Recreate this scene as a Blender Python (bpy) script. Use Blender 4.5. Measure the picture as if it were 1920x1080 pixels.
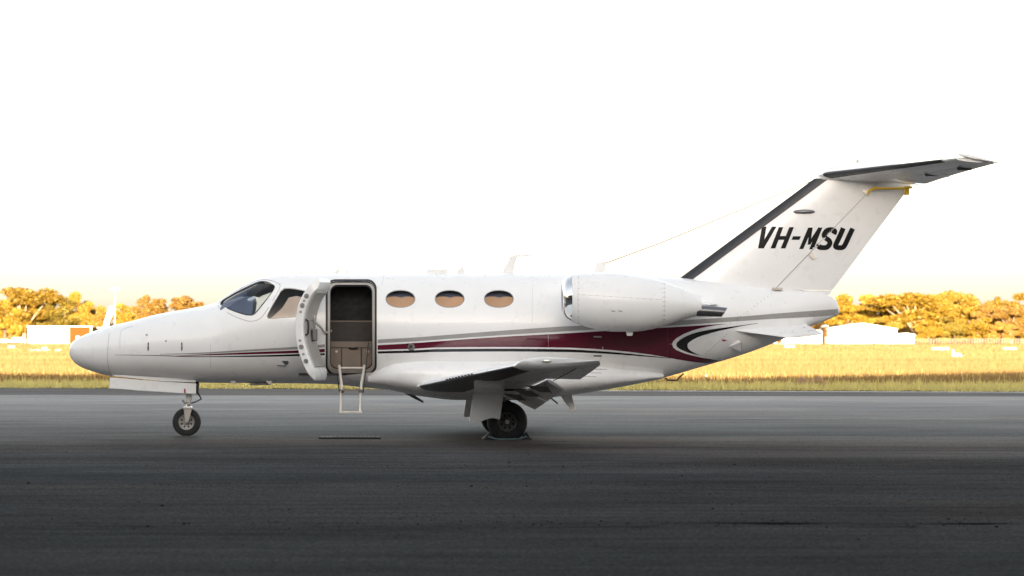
import bpy, bmesh, math, random
from mathutils import Vector, Matrix
from mathutils.bvhtree import BVHTree
R = math.radians
S = bpy.context.scene
for o in list(bpy.data.objects): bpy.data.objects.remove(o, do_unlink=True)
C = S.collection

# ------------------------------------------------------------------ camera, sky, sun, exposure
HC, DC, FP = 1.352, 50.0, 6750.0            # eye height, distance to the aircraft, focal length in photo pixels
cam = bpy.data.cameras.new('camera'); co = bpy.data.objects.new('camera', cam); C.objects.link(co)
cam.sensor_width = 36; cam.lens = 36 * FP / 1920; cam.shift_y = 96 / 1920
cam.clip_start = 0.5; cam.clip_end = 30000
co.location = (0, -DC, HC); co.rotation_euler = (R(90), 0, 0); S.camera = co
cam.dof.use_dof = True; cam.dof.focus_distance = 49.2; cam.dof.aperture_fstop = 4.5

SUN_EL = 5.5
W = bpy.data.worlds.new('World'); S.world = W; W.use_nodes = True
nt = W.node_tree; nt.nodes.clear()
sky = nt.nodes.new('ShaderNodeTexSky'); sky.sky_type = 'NISHITA'; sky.sun_disc = False
sky.sun_elevation = R(SUN_EL); sky.sun_rotation = R(180); sky.air_density = 1.0; sky.dust_density = 1.65; sky.ozone_density = 1.0
hs = nt.nodes.new('ShaderNodeHueSaturation'); hs.inputs['Saturation'].default_value = 0.4
mx = nt.nodes.new('ShaderNodeMix'); mx.data_type = 'RGBA'; mx.blend_type = 'MULTIPLY'; mx.inputs[0].default_value = 1
mx.inputs[7].default_value = (1.0, 0.965, 0.945, 1)
bg = nt.nodes.new('ShaderNodeBackground'); bg.inputs[1].default_value = 0.15
ow = nt.nodes.new('ShaderNodeOutputWorld')
nt.links.new(sky.outputs[0], hs.inputs['Color']); nt.links.new(hs.outputs[0], mx.inputs[6]); nt.links.new(mx.outputs[2], bg.inputs[0]); nt.links.new(bg.outputs[0], ow.inputs[0])
sl = bpy.data.lights.new('sun', 'SUN'); sl.energy = 5.0; sl.angle = R(0.5); sl.color = (1.0, 0.80, 0.52)
so = bpy.data.objects.new('sun', sl); C.objects.link(so); so.rotation_euler = (R(90 - SUN_EL), 0, 0)
S.view_settings.view_transform = 'Standard'; S.view_settings.look = 'None'; S.view_settings.gamma = 1
S.view_settings.use_curve_mapping = False
S.view_settings.exposure = 2.38

# ------------------------------------------------------------------ helpers
YAW = R(2.0)
MW = Matrix.Rotation(YAW, 4, 'Z'); MI = MW.inverted()
CAML = MI @ Vector((0, -DC, HC))
def ray(px, py):
    return (MI.to_3x3() @ Vector(((px - 960) / FP, 1.0, (636 - py) / FP)))
def P(px, py, yl):                            # a point of the aircraft at lateral station yl
    d = ray(px, py); t = (yl - CAML.y) / d.y
    return CAML + d * t
def G(px, d): return ((px - 960) / FP * d, d - DC)   # ground position at range d
def gd(py): return HC * FP / (py - 636)

def tag(o, label=None, cat=None, group=None, kind=None):
    if label: o['label'] = label
    if cat: o['category'] = cat
    if group: o['group'] = group
    if kind: o['kind'] = kind
    return o
def empty(name, loc=(0, 0, 0), rz=0):
    o = bpy.data.objects.new(name, None); C.objects.link(o); o.location = loc; o.rotation_euler = (0, 0, rz); o.empty_display_size = .2
    return o

class MB:
    def __init__(s): s.v = []; s.f = []; s.m = []
    def add(s, vs, fs, mi=0):
        b = len(s.v); s.v += [tuple(v) for v in vs]; s.f += [tuple(i + b for i in f) for f in fs]; s.m += [mi] * len(fs); return s
    def box(s, c, d, rot=None, mi=0):
        M = rot or Matrix.Identity(3)
        vs = [Vector(c) + M @ Vector((x * d[0] / 2, y * d[1] / 2, z * d[2] / 2)) for x in (-1, 1) for y in (-1, 1) for z in (-1, 1)]
        return s.add(vs, [(0, 1, 3, 2), (4, 6, 7, 5), (0, 4, 5, 1), (2, 3, 7, 6), (0, 2, 6, 4), (1, 5, 7, 3)], mi)
    def rings(s, rs, cap=True, closed=True, mi=0):
        n = len(rs[0]); vs = [p for r in rs for p in r]; fs = []
        for i in range(len(rs) - 1):
            for j in range(n if closed else n - 1):
                k = (j + 1) % n
                fs.append((i * n + j, i * n + k, (i + 1) * n + k, (i + 1) * n + j))
        if cap:
            fs.append(tuple(range(n - 1, -1, -1))); b = (len(rs) - 1) * n; fs.append(tuple(range(b, b + n)))
        return s.add(vs, fs, mi)
    def path(s, pts, rad, n=8, cap=True):
        pts = [Vector(p) for p in pts]; rs = []
        for i, p in enumerate(pts):
            t = (pts[min(i + 1, len(pts) - 1)] - pts[max(i - 1, 0)]).normalized()
            u = t.orthogonal().normalized() if i == 0 else (u - t * u.dot(t)).normalized()
            w = t.cross(u); r = rad[i] if isinstance(rad, (list, tuple)) else rad
            rs.append([p + (u * math.cos(2 * math.pi * k / n) + w * math.sin(2 * math.pi * k / n)) * r for k in range(n)])
        return s.rings(rs, cap)
    def lathe(s, c, prof, axis='Y', n=32, mi=0):        # prof: (along, radius); open ends unless radius 0
        rs = []
        for a, r in prof:
            ring = []
            for k in range(n):
                t = 2 * math.pi * k / n; x, z = r * math.cos(t), r * math.sin(t)
                ring.append(Vector(c) + (Vector((x, a, z)) if axis == 'Y' else Vector((a, x, z)) if axis == 'X' else Vector((x, z, a))))
            rs.append(ring)
        return s.rings(rs, False, mi=mi)
    def prism(s, poly, d, mi=0):                          # 3d polygon, extruded by d
        n = len(poly); a = [Vector(p) for p in poly]; b = [p + Vector(d) for p in a]
        return s.add(a + b, [tuple(range(n - 1, -1, -1)), tuple(range(n, 2 * n))] + [(i, (i + 1) % n, n + (i + 1) % n, n + i) for i in range(n)], mi)
    def mesh(s, name, smooth=True, ang=35, fix=True):
        me = bpy.data.meshes.new(name); me.from_pydata(s.v, [], s.f); me.polygons.foreach_set('material_index', s.m); me.validate()
        if fix:
            bm = bmesh.new(); bm.from_mesh(me); bmesh.ops.recalc_face_normals(bm, faces=bm.faces); bm.to_mesh(me); bm.free()
        if smooth:
            me.polygons.foreach_set('use_smooth', [True] * len(me.polygons)); me.set_sharp_from_angle(angle=R(ang))
        me.update(); return me
    def build(s, name, mat, parent=None, smooth=True, ang=35, fix=True, bevel=0):
        me = s.mesh(name, smooth, ang, fix)
        for m in (mat if isinstance(mat, (list, tuple)) else [mat]): me.materials.append(m)
        o = bpy.data.objects.new(name, me); C.objects.link(o); o.parent = parent
        if bevel:
            b = o.modifiers.new('bevel', 'BEVEL'); b.width = bevel; b.segments = 2; b.limit_method = 'ANGLE'; b.angle_limit = R(40)
        return o
def mirror(mb):
    q = MB(); q.v = [(x, -y, z) for x, y, z in mb.v]; q.f = [tuple(reversed(f)) for f in mb.f]; q.m = list(mb.m); return q

def pchip(xs, ys):
    n = len(xs); h = [xs[i + 1] - xs[i] for i in range(n - 1)]; d = [(ys[i + 1] - ys[i]) / h[i] for i in range(n - 1)]
    m = [0] * n; m[0] = d[0]; m[-1] = d[-1]
    for i in range(1, n - 1):
        if d[i - 1] * d[i] > 0:
            w1 = 2 * h[i] + h[i - 1]; w2 = h[i] + 2 * h[i - 1]; m[i] = (w1 + w2) / (w1 / d[i - 1] + w2 / d[i])
    def f(x):
        if x <= xs[0]: return ys[0]
        if x >= xs[-1]: return ys[-1]
        i = 0
        while x > xs[i + 1]: i += 1
        t = (x - xs[i]) / h[i]; t2 = t * t; t3 = t2 * t
        return ys[i] * (2 * t3 - 3 * t2 + 1) + h[i] * m[i] * (t3 - 2 * t2 + t) + ys[i + 1] * (3 * t2 - 2 * t3) + h[i] * m[i + 1] * (t3 - t2)
    return f
def curve(pts): return pchip([p[0] for p in pts], [p[1] for p in pts])

# ------------------------------------------------------------------ materials
def new_mat(name):
    m = bpy.data.materials.new(name); m.use_nodes = True; t = m.node_tree
    return m, t, t.nodes['Principled BSDF']
def nd(t, typ, **kw):
    n = t.nodes.new(typ)
    for k, v in kw.items(): setattr(n, k, v)
    return n
def noise(t, scale, detail=4, vec=None, stretch=None, rough=.55):
    n = nd(t, 'ShaderNodeTexNoise'); n.inputs['Scale'].default_value = scale; n.inputs['Detail'].default_value = detail; n.inputs['Roughness'].default_value = rough
    tc = nd(t, 'ShaderNodeTexCoord')
    if stretch:
        mp = nd(t, 'ShaderNodeMapping'); mp.inputs['Scale'].default_value = stretch
        t.links.new(tc.outputs['Object'], mp.inputs[0]); t.links.new(mp.outputs[0], n.inputs['Vector'])
    else: t.links.new(tc.outputs['Object'], n.inputs['Vector'])
    return n.outputs[0]
def ramp(t, src, stops):
    r = nd(t, 'ShaderNodeValToRGB'); e = r.color_ramp.elements
    while len(e) < len(stops): e.new(.5)
    for i, (p, c) in enumerate(stops):
        e[i].position = p; e[i].color = (*c, 1) if len(c) == 3 else c
    t.links.new(src, r.inputs[0]); return r.outputs[0]
def mixc(t, fac, a, b, mode='MIX'):
    m = nd(t, 'ShaderNodeMix', data_type='RGBA', blend_type=mode)
    for i, v in ((0, fac), (6, a), (7, b)):
        if isinstance(v, (int, float)): m.inputs[i].default_value = v
        elif isinstance(v, tuple): m.inputs[i].default_value = (*v, 1)
        else: t.links.new(v, m.inputs[i])
    return m.outputs[2]
def simple(name, col, rough=.5, metal=0, var=.06, nscale=6, coat=0, bump=0, bscale=60, spec=.5):
    m, t, b = new_mat(name)
    lo = tuple(max(0, c * (1 - var)) for c in col); hi = tuple(min(1, c * (1 + var)) for c in col)
    t.links.new(ramp(t, noise(t, nscale, 5), [(.3, lo), (.7, hi)]), b.inputs['Base Color'])
    b.inputs['Metallic'].default_value = metal; b.inputs['Specular IOR Level'].default_value = spec
    b.inputs['Coat Weight'].default_value = coat; b.inputs['Coat Roughness'].default_value = .05
    t.links.new(ramp(t, noise(t, nscale * 2.3, 4), [(.3, (rough * .85,) * 3), (.75, (min(1, rough * 1.2),) * 3)]), b.inputs['Roughness'])
    if bump:
        bp = nd(t, 'ShaderNodeBump'); bp.inputs['Strength'].default_value = bump; bp.inputs['Distance'].default_value = .01
        t.links.new(noise(t, bscale, 4), bp.inputs['Height']); t.links.new(bp.outputs[0], b.inputs['Normal'])
    return m
M = {}
M['white'] = simple('white_paint', (.84, .84, .84), .3, coat=.15, var=.02, nscale=3)
M['white2'] = simple('white_paint_matt', (.78, .77, .76), .4, var=.04)
M['cabin'] = simple('cabin_liner', (.42, .34, .28), .6, bump=.1)
M['maroon'] = simple('maroon_paint', (.105, .006, .022), .12, coat=.8, var=.05)
M['black_p'] = simple('black_paint', (.012, .013, .015), .2, coat=.4)
M['grey_p'] = simple('silver_grey_paint', (.33, .32, .31), .3, coat=.3)
M['letter'] = simple('lettering_black', (.005, .005, .006), .5, spec=.2)
M['boot'] = simple('rubber_boot', (.022, .023, .028), .42, bump=.05)
M['chrome'] = simple('polished_lip', (.86, .86, .87), .07, 1, var=.02)
M['alu'] = simple('brushed_aluminium', (.62, .6, .57), .33, 1)
M['steel'] = simple('dark_steel', (.2, .2, .21), .35, .9)
M['tyre'] = simple('tyre_rubber', (.008, .008, .009), .7, bump=.25, bscale=90)
M['rim'] = simple('wheel_grey', (.33, .32, .31), .45, .3)
M['rimd'] = simple('wheel_dark', (.10, .10, .10), .5, .3)
M['seal'] = simple('door_seal', (.02, .02, .022), .6)
M['frame'] = simple('door_frame_grey', (.42, .39, .36), .45)
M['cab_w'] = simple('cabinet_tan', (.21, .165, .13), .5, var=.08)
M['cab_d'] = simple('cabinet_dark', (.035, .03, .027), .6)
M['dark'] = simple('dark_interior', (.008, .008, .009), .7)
M['shade'] = simple('window_shade_tan', (.72, .46, .26), .7, var=.14, nscale=2)
M['blind'] = simple('sun_blind_tan', (.80, .58, .42), .7, var=.06)
M['navy'] = simple('instrument_shroud', (.15, .185, .27), .5)
M['cream'] = simple('ladder_cream', (.66, .60, .54), .4, .1)
M['rivet'] = simple('rivet_grey', (.22, .22, .23), .5)
M['yellow'] = simple('yellow_lock', (.75, .48, .04), .5)
M['red'] = simple('red_mark', (.35, .02, .03), .5)
M['rope'] = simple('rope_teal', (.12, .2, .2), .8)
M['wood'] = simple('bark_pale', (.30, .22, .15), .8, bump=.3, bscale=4)
M['bark'] = simple('bark_brown', (.16, .10, .065), .85, bump=.3, bscale=4)
M['hwhite'] = simple('white_cladding', (.82, .81, .78), .5)
M['horange'] = simple('rust_cladding', (.09, .040, .008), .7, var=.12, spec=.05)
M['hgrey'] = simple('grey_cladding', (.22, .22, .23), .6)
M['roofg'] = simple('roof_sheet', (.7, .69, .66), .45)
M['fence'] = simple('weathered_timber', (.24, .19, .14), .8)
M['marker'] = simple('marker_white', (.85, .84, .8), .5)
def glass(name, tint, rough=.02, tr=.9):
    m, t, b = new_mat(name)
    b.inputs['Base Color'].default_value = (*tint, 1); b.inputs['Roughness'].default_value = rough
    b.inputs['IOR'].default_value = 1.45; b.inputs['Transmission Weight'].default_value = 0
    tp = nd(t, 'ShaderNodeBsdfTransparent'); tp.inputs[0].default_value = (*tint, 1)
    gl = nd(t, 'ShaderNodeBsdfGlossy'); gl.inputs['Roughness'].default_value = rough
    fr = nd(t, 'ShaderNodeFresnel'); fr.inputs[0].default_value = 1.45
    n = noise(t, 5, 2); bp = nd(t, 'ShaderNodeBump'); bp.inputs['Strength'].default_value = .02; t.links.new(n, bp.inputs['Height']); t.links.new(bp.outputs[0], gl.inputs['Normal'])
    ms = nd(t, 'ShaderNodeMixShader'); t.links.new(fr.outputs[0], ms.inputs[0]); t.links.new(tp.outputs[0], ms.inputs[1]); t.links.new(gl.outputs[0], ms.inputs[2])
    t.links.new(ms.outputs[0], t.nodes['Material Output'].inputs[0]); t.nodes.remove(b)
    return m
M['glass'] = glass('cockpit_glass', (.80, .86, .92))
M['cglass'] = glass('cabin_glass', (.84, .84, .86))
def leafmat(name, cols, sc=.35):
    m, t, b = new_mat(name)
    oi = nd(t, 'ShaderNodeObjectInfo')
    c = ramp(t, noise(t, sc, 3), [(.25, cols[0]), (.5, cols[1]), (.75, cols[2])])
    h = nd(t, 'ShaderNodeHueSaturation'); mr = nd(t, 'ShaderNodeMapRange'); mr.inputs[3].default_value = .8; mr.inputs[4].default_value = 1.2
    t.links.new(oi.outputs['Random'], mr.inputs[0]); t.links.new(mr.outputs[0], h.inputs['Value']); t.links.new(c, h.inputs['Color'])
    t.links.new(h.outputs[0], b.inputs['Base Color']); b.inputs['Roughness'].default_value = .6
    tl = nd(t, 'ShaderNodeBsdfTranslucent'); t.links.new(h.outputs[0], tl.inputs[0])
    ms = nd(t, 'ShaderNodeMixShader'); ms.inputs[0].default_value = .25
    t.links.new(b.outputs[0], ms.inputs[1]); t.links.new(tl.outputs[0], ms.inputs[2]); t.links.new(ms.outputs[0], t.nodes['Material Output'].inputs[0])
    return m
M['leaf'] = leafmat('gum_leaves', [(.22, .136, .012), (.27, .165, .016), (.32, .192, .022)])
M['leafg'] = leafmat('green_leaves', [(.14, .105, .012), (.19, .138, .016), (.24, .165, .02)])
M['leafr'] = leafmat('rusty_leaves', [(.21, .115, .018), (.26, .142, .024), (.31, .168, .032)])
M['blade'] = leafmat('grass_blades', [(.29, .26, .085), (.38, .335, .11), (.48, .405, .145)], 3)

m, t, b = new_mat('straw_blades')
c = ramp(t, noise(t, .035, 6, stretch=(.10, 1, 1)), [(.32, (.12, .072, .03)), (.47, (.17, .108, .044)), (.62, (.20, .134, .062)), (.72, (.27, .195, .105))])
c = mixc(t, .6, c, ramp(t, noise(t, .3, 5, stretch=(.15, 1, 1), rough=.7), [(.3, (.75, .72, .6)), (.55, (1, 1, 1)), (.75, (1.15, 1.1, 1.0))]), 'MULTIPLY')
t.links.new(c, b.inputs['Base Color']); b.inputs['Roughness'].default_value = .8; b.inputs['Specular IOR Level'].default_value = .15
M['straw'] = m
# asphalt
def asphalt(name, base, warm, gloss, pale=None):
    m, t, b = new_mat(name)
    big = noise(t, .12, 5, stretch=(.35, 1.6, 1)); fine = noise(t, 42, 3, stretch=(1, .26, 1), rough=.8); patchy = noise(t, .5, 7, stretch=(.45, .6, 1), rough=.72); tint = noise(t, .09, 4, stretch=(.5, 1, 1)); mid = noise(t, 1.4, 6, stretch=(.22, 2.2, 1), rough=.65)
    c = ramp(t, big, [(.3, tuple(x * .82 for x in base)), (.55, base), (.72, warm)])
    wf = None
    if pale:                                      # light falloff painted into the colour: dark near the viewer, pale far out
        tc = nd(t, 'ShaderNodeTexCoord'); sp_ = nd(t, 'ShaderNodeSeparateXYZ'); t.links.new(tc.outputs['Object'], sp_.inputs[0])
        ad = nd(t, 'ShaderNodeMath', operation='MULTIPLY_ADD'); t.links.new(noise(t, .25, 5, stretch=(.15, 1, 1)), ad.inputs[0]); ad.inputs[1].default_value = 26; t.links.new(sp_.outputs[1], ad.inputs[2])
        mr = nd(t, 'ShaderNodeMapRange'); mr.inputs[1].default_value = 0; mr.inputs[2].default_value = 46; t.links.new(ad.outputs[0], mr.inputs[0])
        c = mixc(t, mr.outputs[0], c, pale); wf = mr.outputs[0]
    c = mixc(t, .55, c, ramp(t, mid, [(.3, (.62,) * 3), (.5, (1, 1, 1)), (.72, (1.25,) * 3)]), 'MULTIPLY')
    c = mixc(t, .7, c, ramp(t, fine, [(.34, (.3,) * 3), (.5, (1, 1, 1)), (.66, (1.75, 1.7, 1.65))]), 'MULTIPLY')
    c = mixc(t, .8, c, ramp(t, patchy, [(.36, (.6, .6, .62)), (.5, (1, 1, 1)), (.63, (1.35, 1.3, 1.24))]), 'MULTIPLY')
    c = mixc(t, .9, c, ramp(t, tint, [(.36, (.96, 1.0, 1.03)), (.5, (1, 1, 1)), (.62, (1.16, 1.0, .93))]), 'MULTIPLY')
    # dropped-oil spots and gravel pits
    sp = noise(t, 2.3, 8, stretch=(.6, 1, 1), rough=.8)
    c = mixc(t, ramp(t, sp, [(.66, (0, 0, 0)), (.71, (1, 1, 1))]), c, tuple(x * .35 for x in base))
    t.links.new(c, b.inputs['Base Color'])
    t.links.new(ramp(t, mid, [(.3, (gloss,) * 3), (.7, (min(1, gloss + .18),) * 3)]), b.inputs['Roughness']); b.inputs['Specular IOR Level'].default_value = 0
    bp = nd(t, 'ShaderNodeBump'); bp.inputs['Strength'].default_value = .5; bp.inputs['Distance'].default_value = .012
    t.links.new(fine, bp.inputs['Height']); t.links.new(bp.outputs[0], b.inputs['Normal'])
    # thin sheen, raised along the painted falloff to brighten the far apron
    gl = nd(t, 'ShaderNodeBsdfGlossy'); gl.inputs['Roughness'].default_value = .42; gl.inputs[0].default_value = (.95, .95, .95, 1); t.links.new(bp.outputs[0], gl.inputs['Normal'])
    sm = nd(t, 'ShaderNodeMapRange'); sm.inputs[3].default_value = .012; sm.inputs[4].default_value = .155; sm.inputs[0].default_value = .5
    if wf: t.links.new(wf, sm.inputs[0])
    pm = nd(t, 'ShaderNodeMath', operation='MULTIPLY'); t.links.new(sm.outputs[0], pm.inputs[0]); t.links.new(ramp(t, mid, [(.3, (.6,) * 3), (.7, (1.3,) * 3)]), pm.inputs[1])
    ms = nd(t, 'ShaderNodeMixShader'); t.links.new(pm.outputs[0], ms.inputs[0]); t.links.new(b.outputs[0], ms.inputs[1]); t.links.new(gl.outputs[0], ms.inputs[2]); t.links.new(ms.outputs[0], t.nodes['Material Output'].inputs[0])
    return m
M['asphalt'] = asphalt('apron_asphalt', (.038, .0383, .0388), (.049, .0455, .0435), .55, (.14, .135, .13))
M['asphalt_old'] = asphalt('shoulder_asphalt', (.055, .048, .046), (.062, .052, .05), .7)
M['seam'] = simple('tar_seam', (.009, .009, .009), .9, spec=0)
M['newstrip'] = simple('repair_patch', (.046, .047, .05), .9, var=.2, nscale=3, spec=0)
M['line'] = simple('worn_line', (.22, .17, .13), .7, var=.5, nscale=1.5)
M['edge'] = simple('edge_line', (.55, .5, .46), .7, var=.4, nscale=1)
m, t, b = new_mat('dry_grass')
c = ramp(t, noise(t, .05, 6, stretch=(.12, 1, 1)), [(.3, (.20, .16, .05)), (.5, (.33, .26, .085)), (.7, (.42, .33, .13))])
c = mixc(t, .6, c, ramp(t, noise(t, .8, 6, stretch=(.2, 1, 1), rough=.7), [(.3, (.6, .6, .55)), (.55, (1, 1, 1)), (.75, (1.25, 1.2, 1.1))]), 'MULTIPLY')
t.links.new(c, b.inputs['Base Color']); b.inputs['Roughness'].default_value = .9; b.inputs['Specular IOR Level'].default_value = .1
M['grass'] = m

# ------------------------------------------------------------------ the setting: ground, apron, shoulder
def sheet(name, pts, z, mat, n=1):
    mb = MB(); mb.add([(x, y, z) for x, y in pts], [tuple(range(len(pts)))])
    return tag(mb.build(name, mat, smooth=False), kind='structure')
mb = MB(); N = 40
mb.add([(-6000 + 12000 * i / N, -1500 + 9500 * j / N, 0) for j in range(N + 1) for i in range(N + 1)],
       [(j * (N + 1) + i, j * (N + 1) + i + 1, (j + 1) * (N + 1) + i + 1, (j + 1) * (N + 1) + i) for j in range(N) for i in range(N)])
tag(mb.build('grass_field', M['grass'], smooth=False), kind='structure')
def edge_y(x): return 45.6 - .257 * x         # far edge of the paving
def shy(x): return 35.5 - .09 * x
X0, X1 = -75, 75
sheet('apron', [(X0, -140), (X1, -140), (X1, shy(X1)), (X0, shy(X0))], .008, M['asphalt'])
sheet('shoulder', [(X0, shy(X0)), (X1, shy(X1)), (X1, edge_y(X1)), (X0, edge_y(X0))], .008, M['asphalt_old'])
sheet('edge_line', [(-2, edge_y(-2) - 1.7), (X1, edge_y(X1) - 1.7), (X1, edge_y(X1) - .9), (-2, edge_y(-2) - .9)], .012, M['edge'])
sheet('guide_line', [(2.6, 10.6), (9, 10.3), (30, 6.6), (30, 6.95), (9, 10.65), (2.6, 10.8)], .012, M['line'])
# tar seam between two laid strips: ragged polygon
random.seed(4)
def seam(y0, x0, x1, w):
    a = []; bq = []; x = x0; wy = 0
    while x < x1:
        wy = wy * .8 + random.uniform(-.05, .05); k = w * random.choice((.15, .25, .4, .5, 1.2, 2.2)) * random.uniform(.5, 1)
        a.append((x, y0 + wy - k)); bq.append((x, y0 + wy + k)); x += random.uniform(.08, .5)
    return a + bq[::-1]
for y0, x0, x1, w in ((-23.8, -.6, 4.2, .045), (-23.7, -5, -.7, .02), (-13.5, -7, 7, .016), (-4.2, 1.5, 9, .02)):
    sheet('tar_seam', seam(y0, x0, x1, w), .0125, M['seam'])
sheet('joint_ridge', seam(-24.25, -6, 3.2, .02), .0125, M['newstrip'])

# ------------------------------------------------------------------ hangar behind the viewer, whose shade covers the apron
h = empty('maintenance_hangar', (0, -55, 0)); tag(h, 'long grey metal hangar row behind the viewer that shades the apron', 'hangar')
RZ = 9.75
prof = [(-95, RZ - 1.6), (-24, RZ + .75), (7, RZ - .75), (34, RZ + 3.6), (62, RZ - .55), (100, RZ + 2)]
mb = MB()
for (xa, za), (xb, zb) in zip(prof, prof[1:]):
    mb.add([(xa, 0, 0), (xb, 0, 0), (xb, 0, zb), (xa, 0, za)], [(0, 1, 2, 3)])
    mb.add([(xa, -40, 0), (xb, -40, 0), (xb, -40, zb), (xa, -40, za)], [(3, 2, 1, 0)])
mb.add([(-95, 0, 0), (-95, -40, 0), (-95, -40, RZ - 1.5), (-95, 0, RZ - 1.5)], [(0, 1, 2, 3)])
mb.add([(100, 0, 0), (100, -40, 0), (100, -40, RZ + 2), (100, 0, RZ + 2)], [(3, 2, 1, 0)])
mb.build('wall', M['hgrey'], h, smooth=False)
mb = MB()
for (xa, za), (xb, zb) in zip(prof, prof[1:]):
    mb.add([(xa, 21.5, za + .05), (xb, 21.5, zb + .05), (xb, -40.5, zb + .05), (xa, -40.5, za + .05), (xa, 21.5, za + .25), (xb, 21.5, zb + .25), (xb, -40.5, zb + .25), (xa, -40.5, za + .25)],
           [(3, 2, 1, 0), (4, 5, 6, 7), (0, 1, 5, 4), (2, 3, 7, 6)])
mb.build('roof', M['hgrey'], h, smooth=False)  # roof reaches forward as an added, unseen awning that dims the near apron
for x in (-82, -54, -26, -12, 14, 42, 70):
    MB().box((x, 20.8, 4.2), (.35, .35, 8.4)).build('added_awning_post', M['hgrey'], h, smooth=False)  # supports for the added awning, out of view
for x in range(-84, 92, 14):
    MB().box((x, .08, 3.6), (11, .12, 7.2)).build('sliding_door', M['hgrey'], h, smooth=False)

# ------------------------------------------------------------------ the business jet
jet = empty('business_jet', (0, 0, 0), YAW)
tag(jet, 'white twin-engine business jet with maroon stripe, open cabin door and T-tail', 'airplane')
top = curve([(130, 660), (131, 651), (134, 644), (141, 637), (154, 630), (169, 623.5), (197, 614), (246, 602), (299, 588.5), (352, 579), (400, 569), (439, 545), (485, 522.5), (507, 515.3), (534, 512.8), (700, 512.5), (1060, 513), (1180, 515), (1275, 521), (1370, 531), (1450, 540), (1530, 547), (1556, 555), (1568, 563), (1574, 582)])
bot = curve([(130, 664), (131, 667), (136, 675.5), (148, 686), (169, 695), (208, 705), (317, 712), (373, 717.5), (498, 718.5), (617, 720), (676, 726), (740, 731), (800, 736), (1000, 736), (1058, 735), (1160, 724), (1240, 709), (1318, 687), (1395, 664), (1468, 636), (1521, 612), (1560, 596), (1574, 588)])
hw = curve([(130, .0), (131, .085), (136, .18), (148, .265), (169, .345), (208, .44), (260, .52), (317, .585), (373, .635), (440, .70), (500, .755), (560, .79), (1060, .79), (1160, .745), (1275, .62), (1370, .47), (1450, .33), (1521, .19), (1560, .09), (1574, .035)])
def sect(px, off=0, n=96):
    a = P(px, top(px), 0); b_ = P(px, bot(px), 0); w = hw(px)
    zt, zb = a.z - off, b_.z + off; w = max(.004, w - off)
    # the widest line sits a little above half height in the cabin, at half height at the ends
    zc = (zt + zb) / 2 + .02
    out = []
    for k in range(n):
        t = 2 * math.pi * k / n; cs, sn = math.cos(t), math.sin(t); e = 2 / 2.12
        y = w * math.copysign(abs(cs) ** e, cs); hz = (zt - zc) if sn > 0 else (zc - zb)
        out.append(Vector((a.x, y, zc + hz * math.copysign(abs(sn) ** e, sn))))
    return out
st = [130.02, 130.3, 131, 132, 133.5, 136, 139, 143, 148, 154, 161, 169] + [169 + i * 5 for i in range(1, 276)] + [1550, 1554, 1558, 1562, 1565, 1568, 1570, 1572, 1573.2, 1573.9]
fm = MB(); fm.rings([sect(p) for p in st])
FB = BVHTree.FromPolygons(fm.v, fm.f)
def hit(px, py, tree=None, off=0.0):
    tree = tree or FB; d = ray(px, py).normalized(); loc, nrm, i, dist = tree.ray_cast(CAML, d)
    if loc is None: return None
    if nrm.dot(d) > 0: nrm = -nrm
    return loc + nrm * off
# hollow cabin
inner = MB(); inner.rings([sect(p, .05, 64) for p in [418 + i * 12 for i in range(53)]])
fme = fm.mesh('fuselage'); ime = inner.mesh('cavity')
def cutter(poly, ymin, ymax, both=False):
    pts = [hit(*p) or P(p[0], p[1], -.15) for p in poly]
    q = MB(); q.prism([(v.x, ymin, v.z) for v in pts], (0, ymax - ymin, 0))
    if both: q2 = mirror(q); q.add(q2.v, q2.f)
    me = q.mesh('cut', False); o = bpy.data.objects.new('cut', me); C.objects.link(o); return o
def rrect(x0, y0, x1, y1, r, n=6):
    out = []
    for cx, cy, a0 in ((x1 - r, y0 + r, -90), (x1 - r, y1 - r, 0), (x0 + r, y1 - r, 90), (x0 + r, y0 + r, 180)):
        for k in range(n + 1):
            a = R(a0 + 90 * k / n); out.append((cx + r * math.cos(a), cy + r * math.sin(a)))
    return out
def oval(cx, cy, a, b_, n=28, e=2.15):
    return [(cx + a * math.copysign(abs(math.cos(2 * math.pi * k / n)) ** (2 / e), math.cos(2 * math.pi * k / n)), cy + b_ * math.copysign(abs(math.sin(2 * math.pi * k / n)) ** (2 / e), math.sin(2 * math.pi * k / n))) for k in range(n)]
def smooth_poly(p, it=2):
    for _ in range(it):
        q = []
        for i in range(len(p)):
            a, b_ = p[i], p[(i + 1) % len(p)]
            q += [(a[0] * .8 + b_[0] * .2, a[1] * .8 + b_[1] * .2), (a[0] * .2 + b_[0] * .8, a[1] * .2 + b_[1] * .8)]
        p = q
    return p
WS = smooth_poly([(408, 569), (439, 549.5), (485, 527.5), (500, 528), (516, 536), (512, 546), (492, 572), (476, 591), (462, 591), (436, 583)])
WS_OUT = smooth_poly([(402, 571.5), (439, 546.5), (484, 524.3), (504, 524.5), (527, 533), (522, 546), (493, 594), (482, 601), (466, 603), (438, 593)])
SW = smooth_poly([(529, 541), (548, 540.5), (575, 546), (592, 556), (598, 572), (592, 590), (560, 594), (520, 597), (503, 598), (500, 592), (512, 570)], 1)
DOOR = rrect(614.5, 527.5, 702.5, 699, 15)
WIN = [oval(cx, 560.5, 27.3, 16) for cx in (750.8, 843, 935.3)]
fo = bpy.data.objects.new('fuselage', fme); C.objects.link(fo)
io = bpy.data.objects.new('cavity', ime); C.objects.link(io)
ime.materials.append(M['cabin']); fme.materials.append(M['white']); fme.materials.append(M['cabin'])
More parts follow.
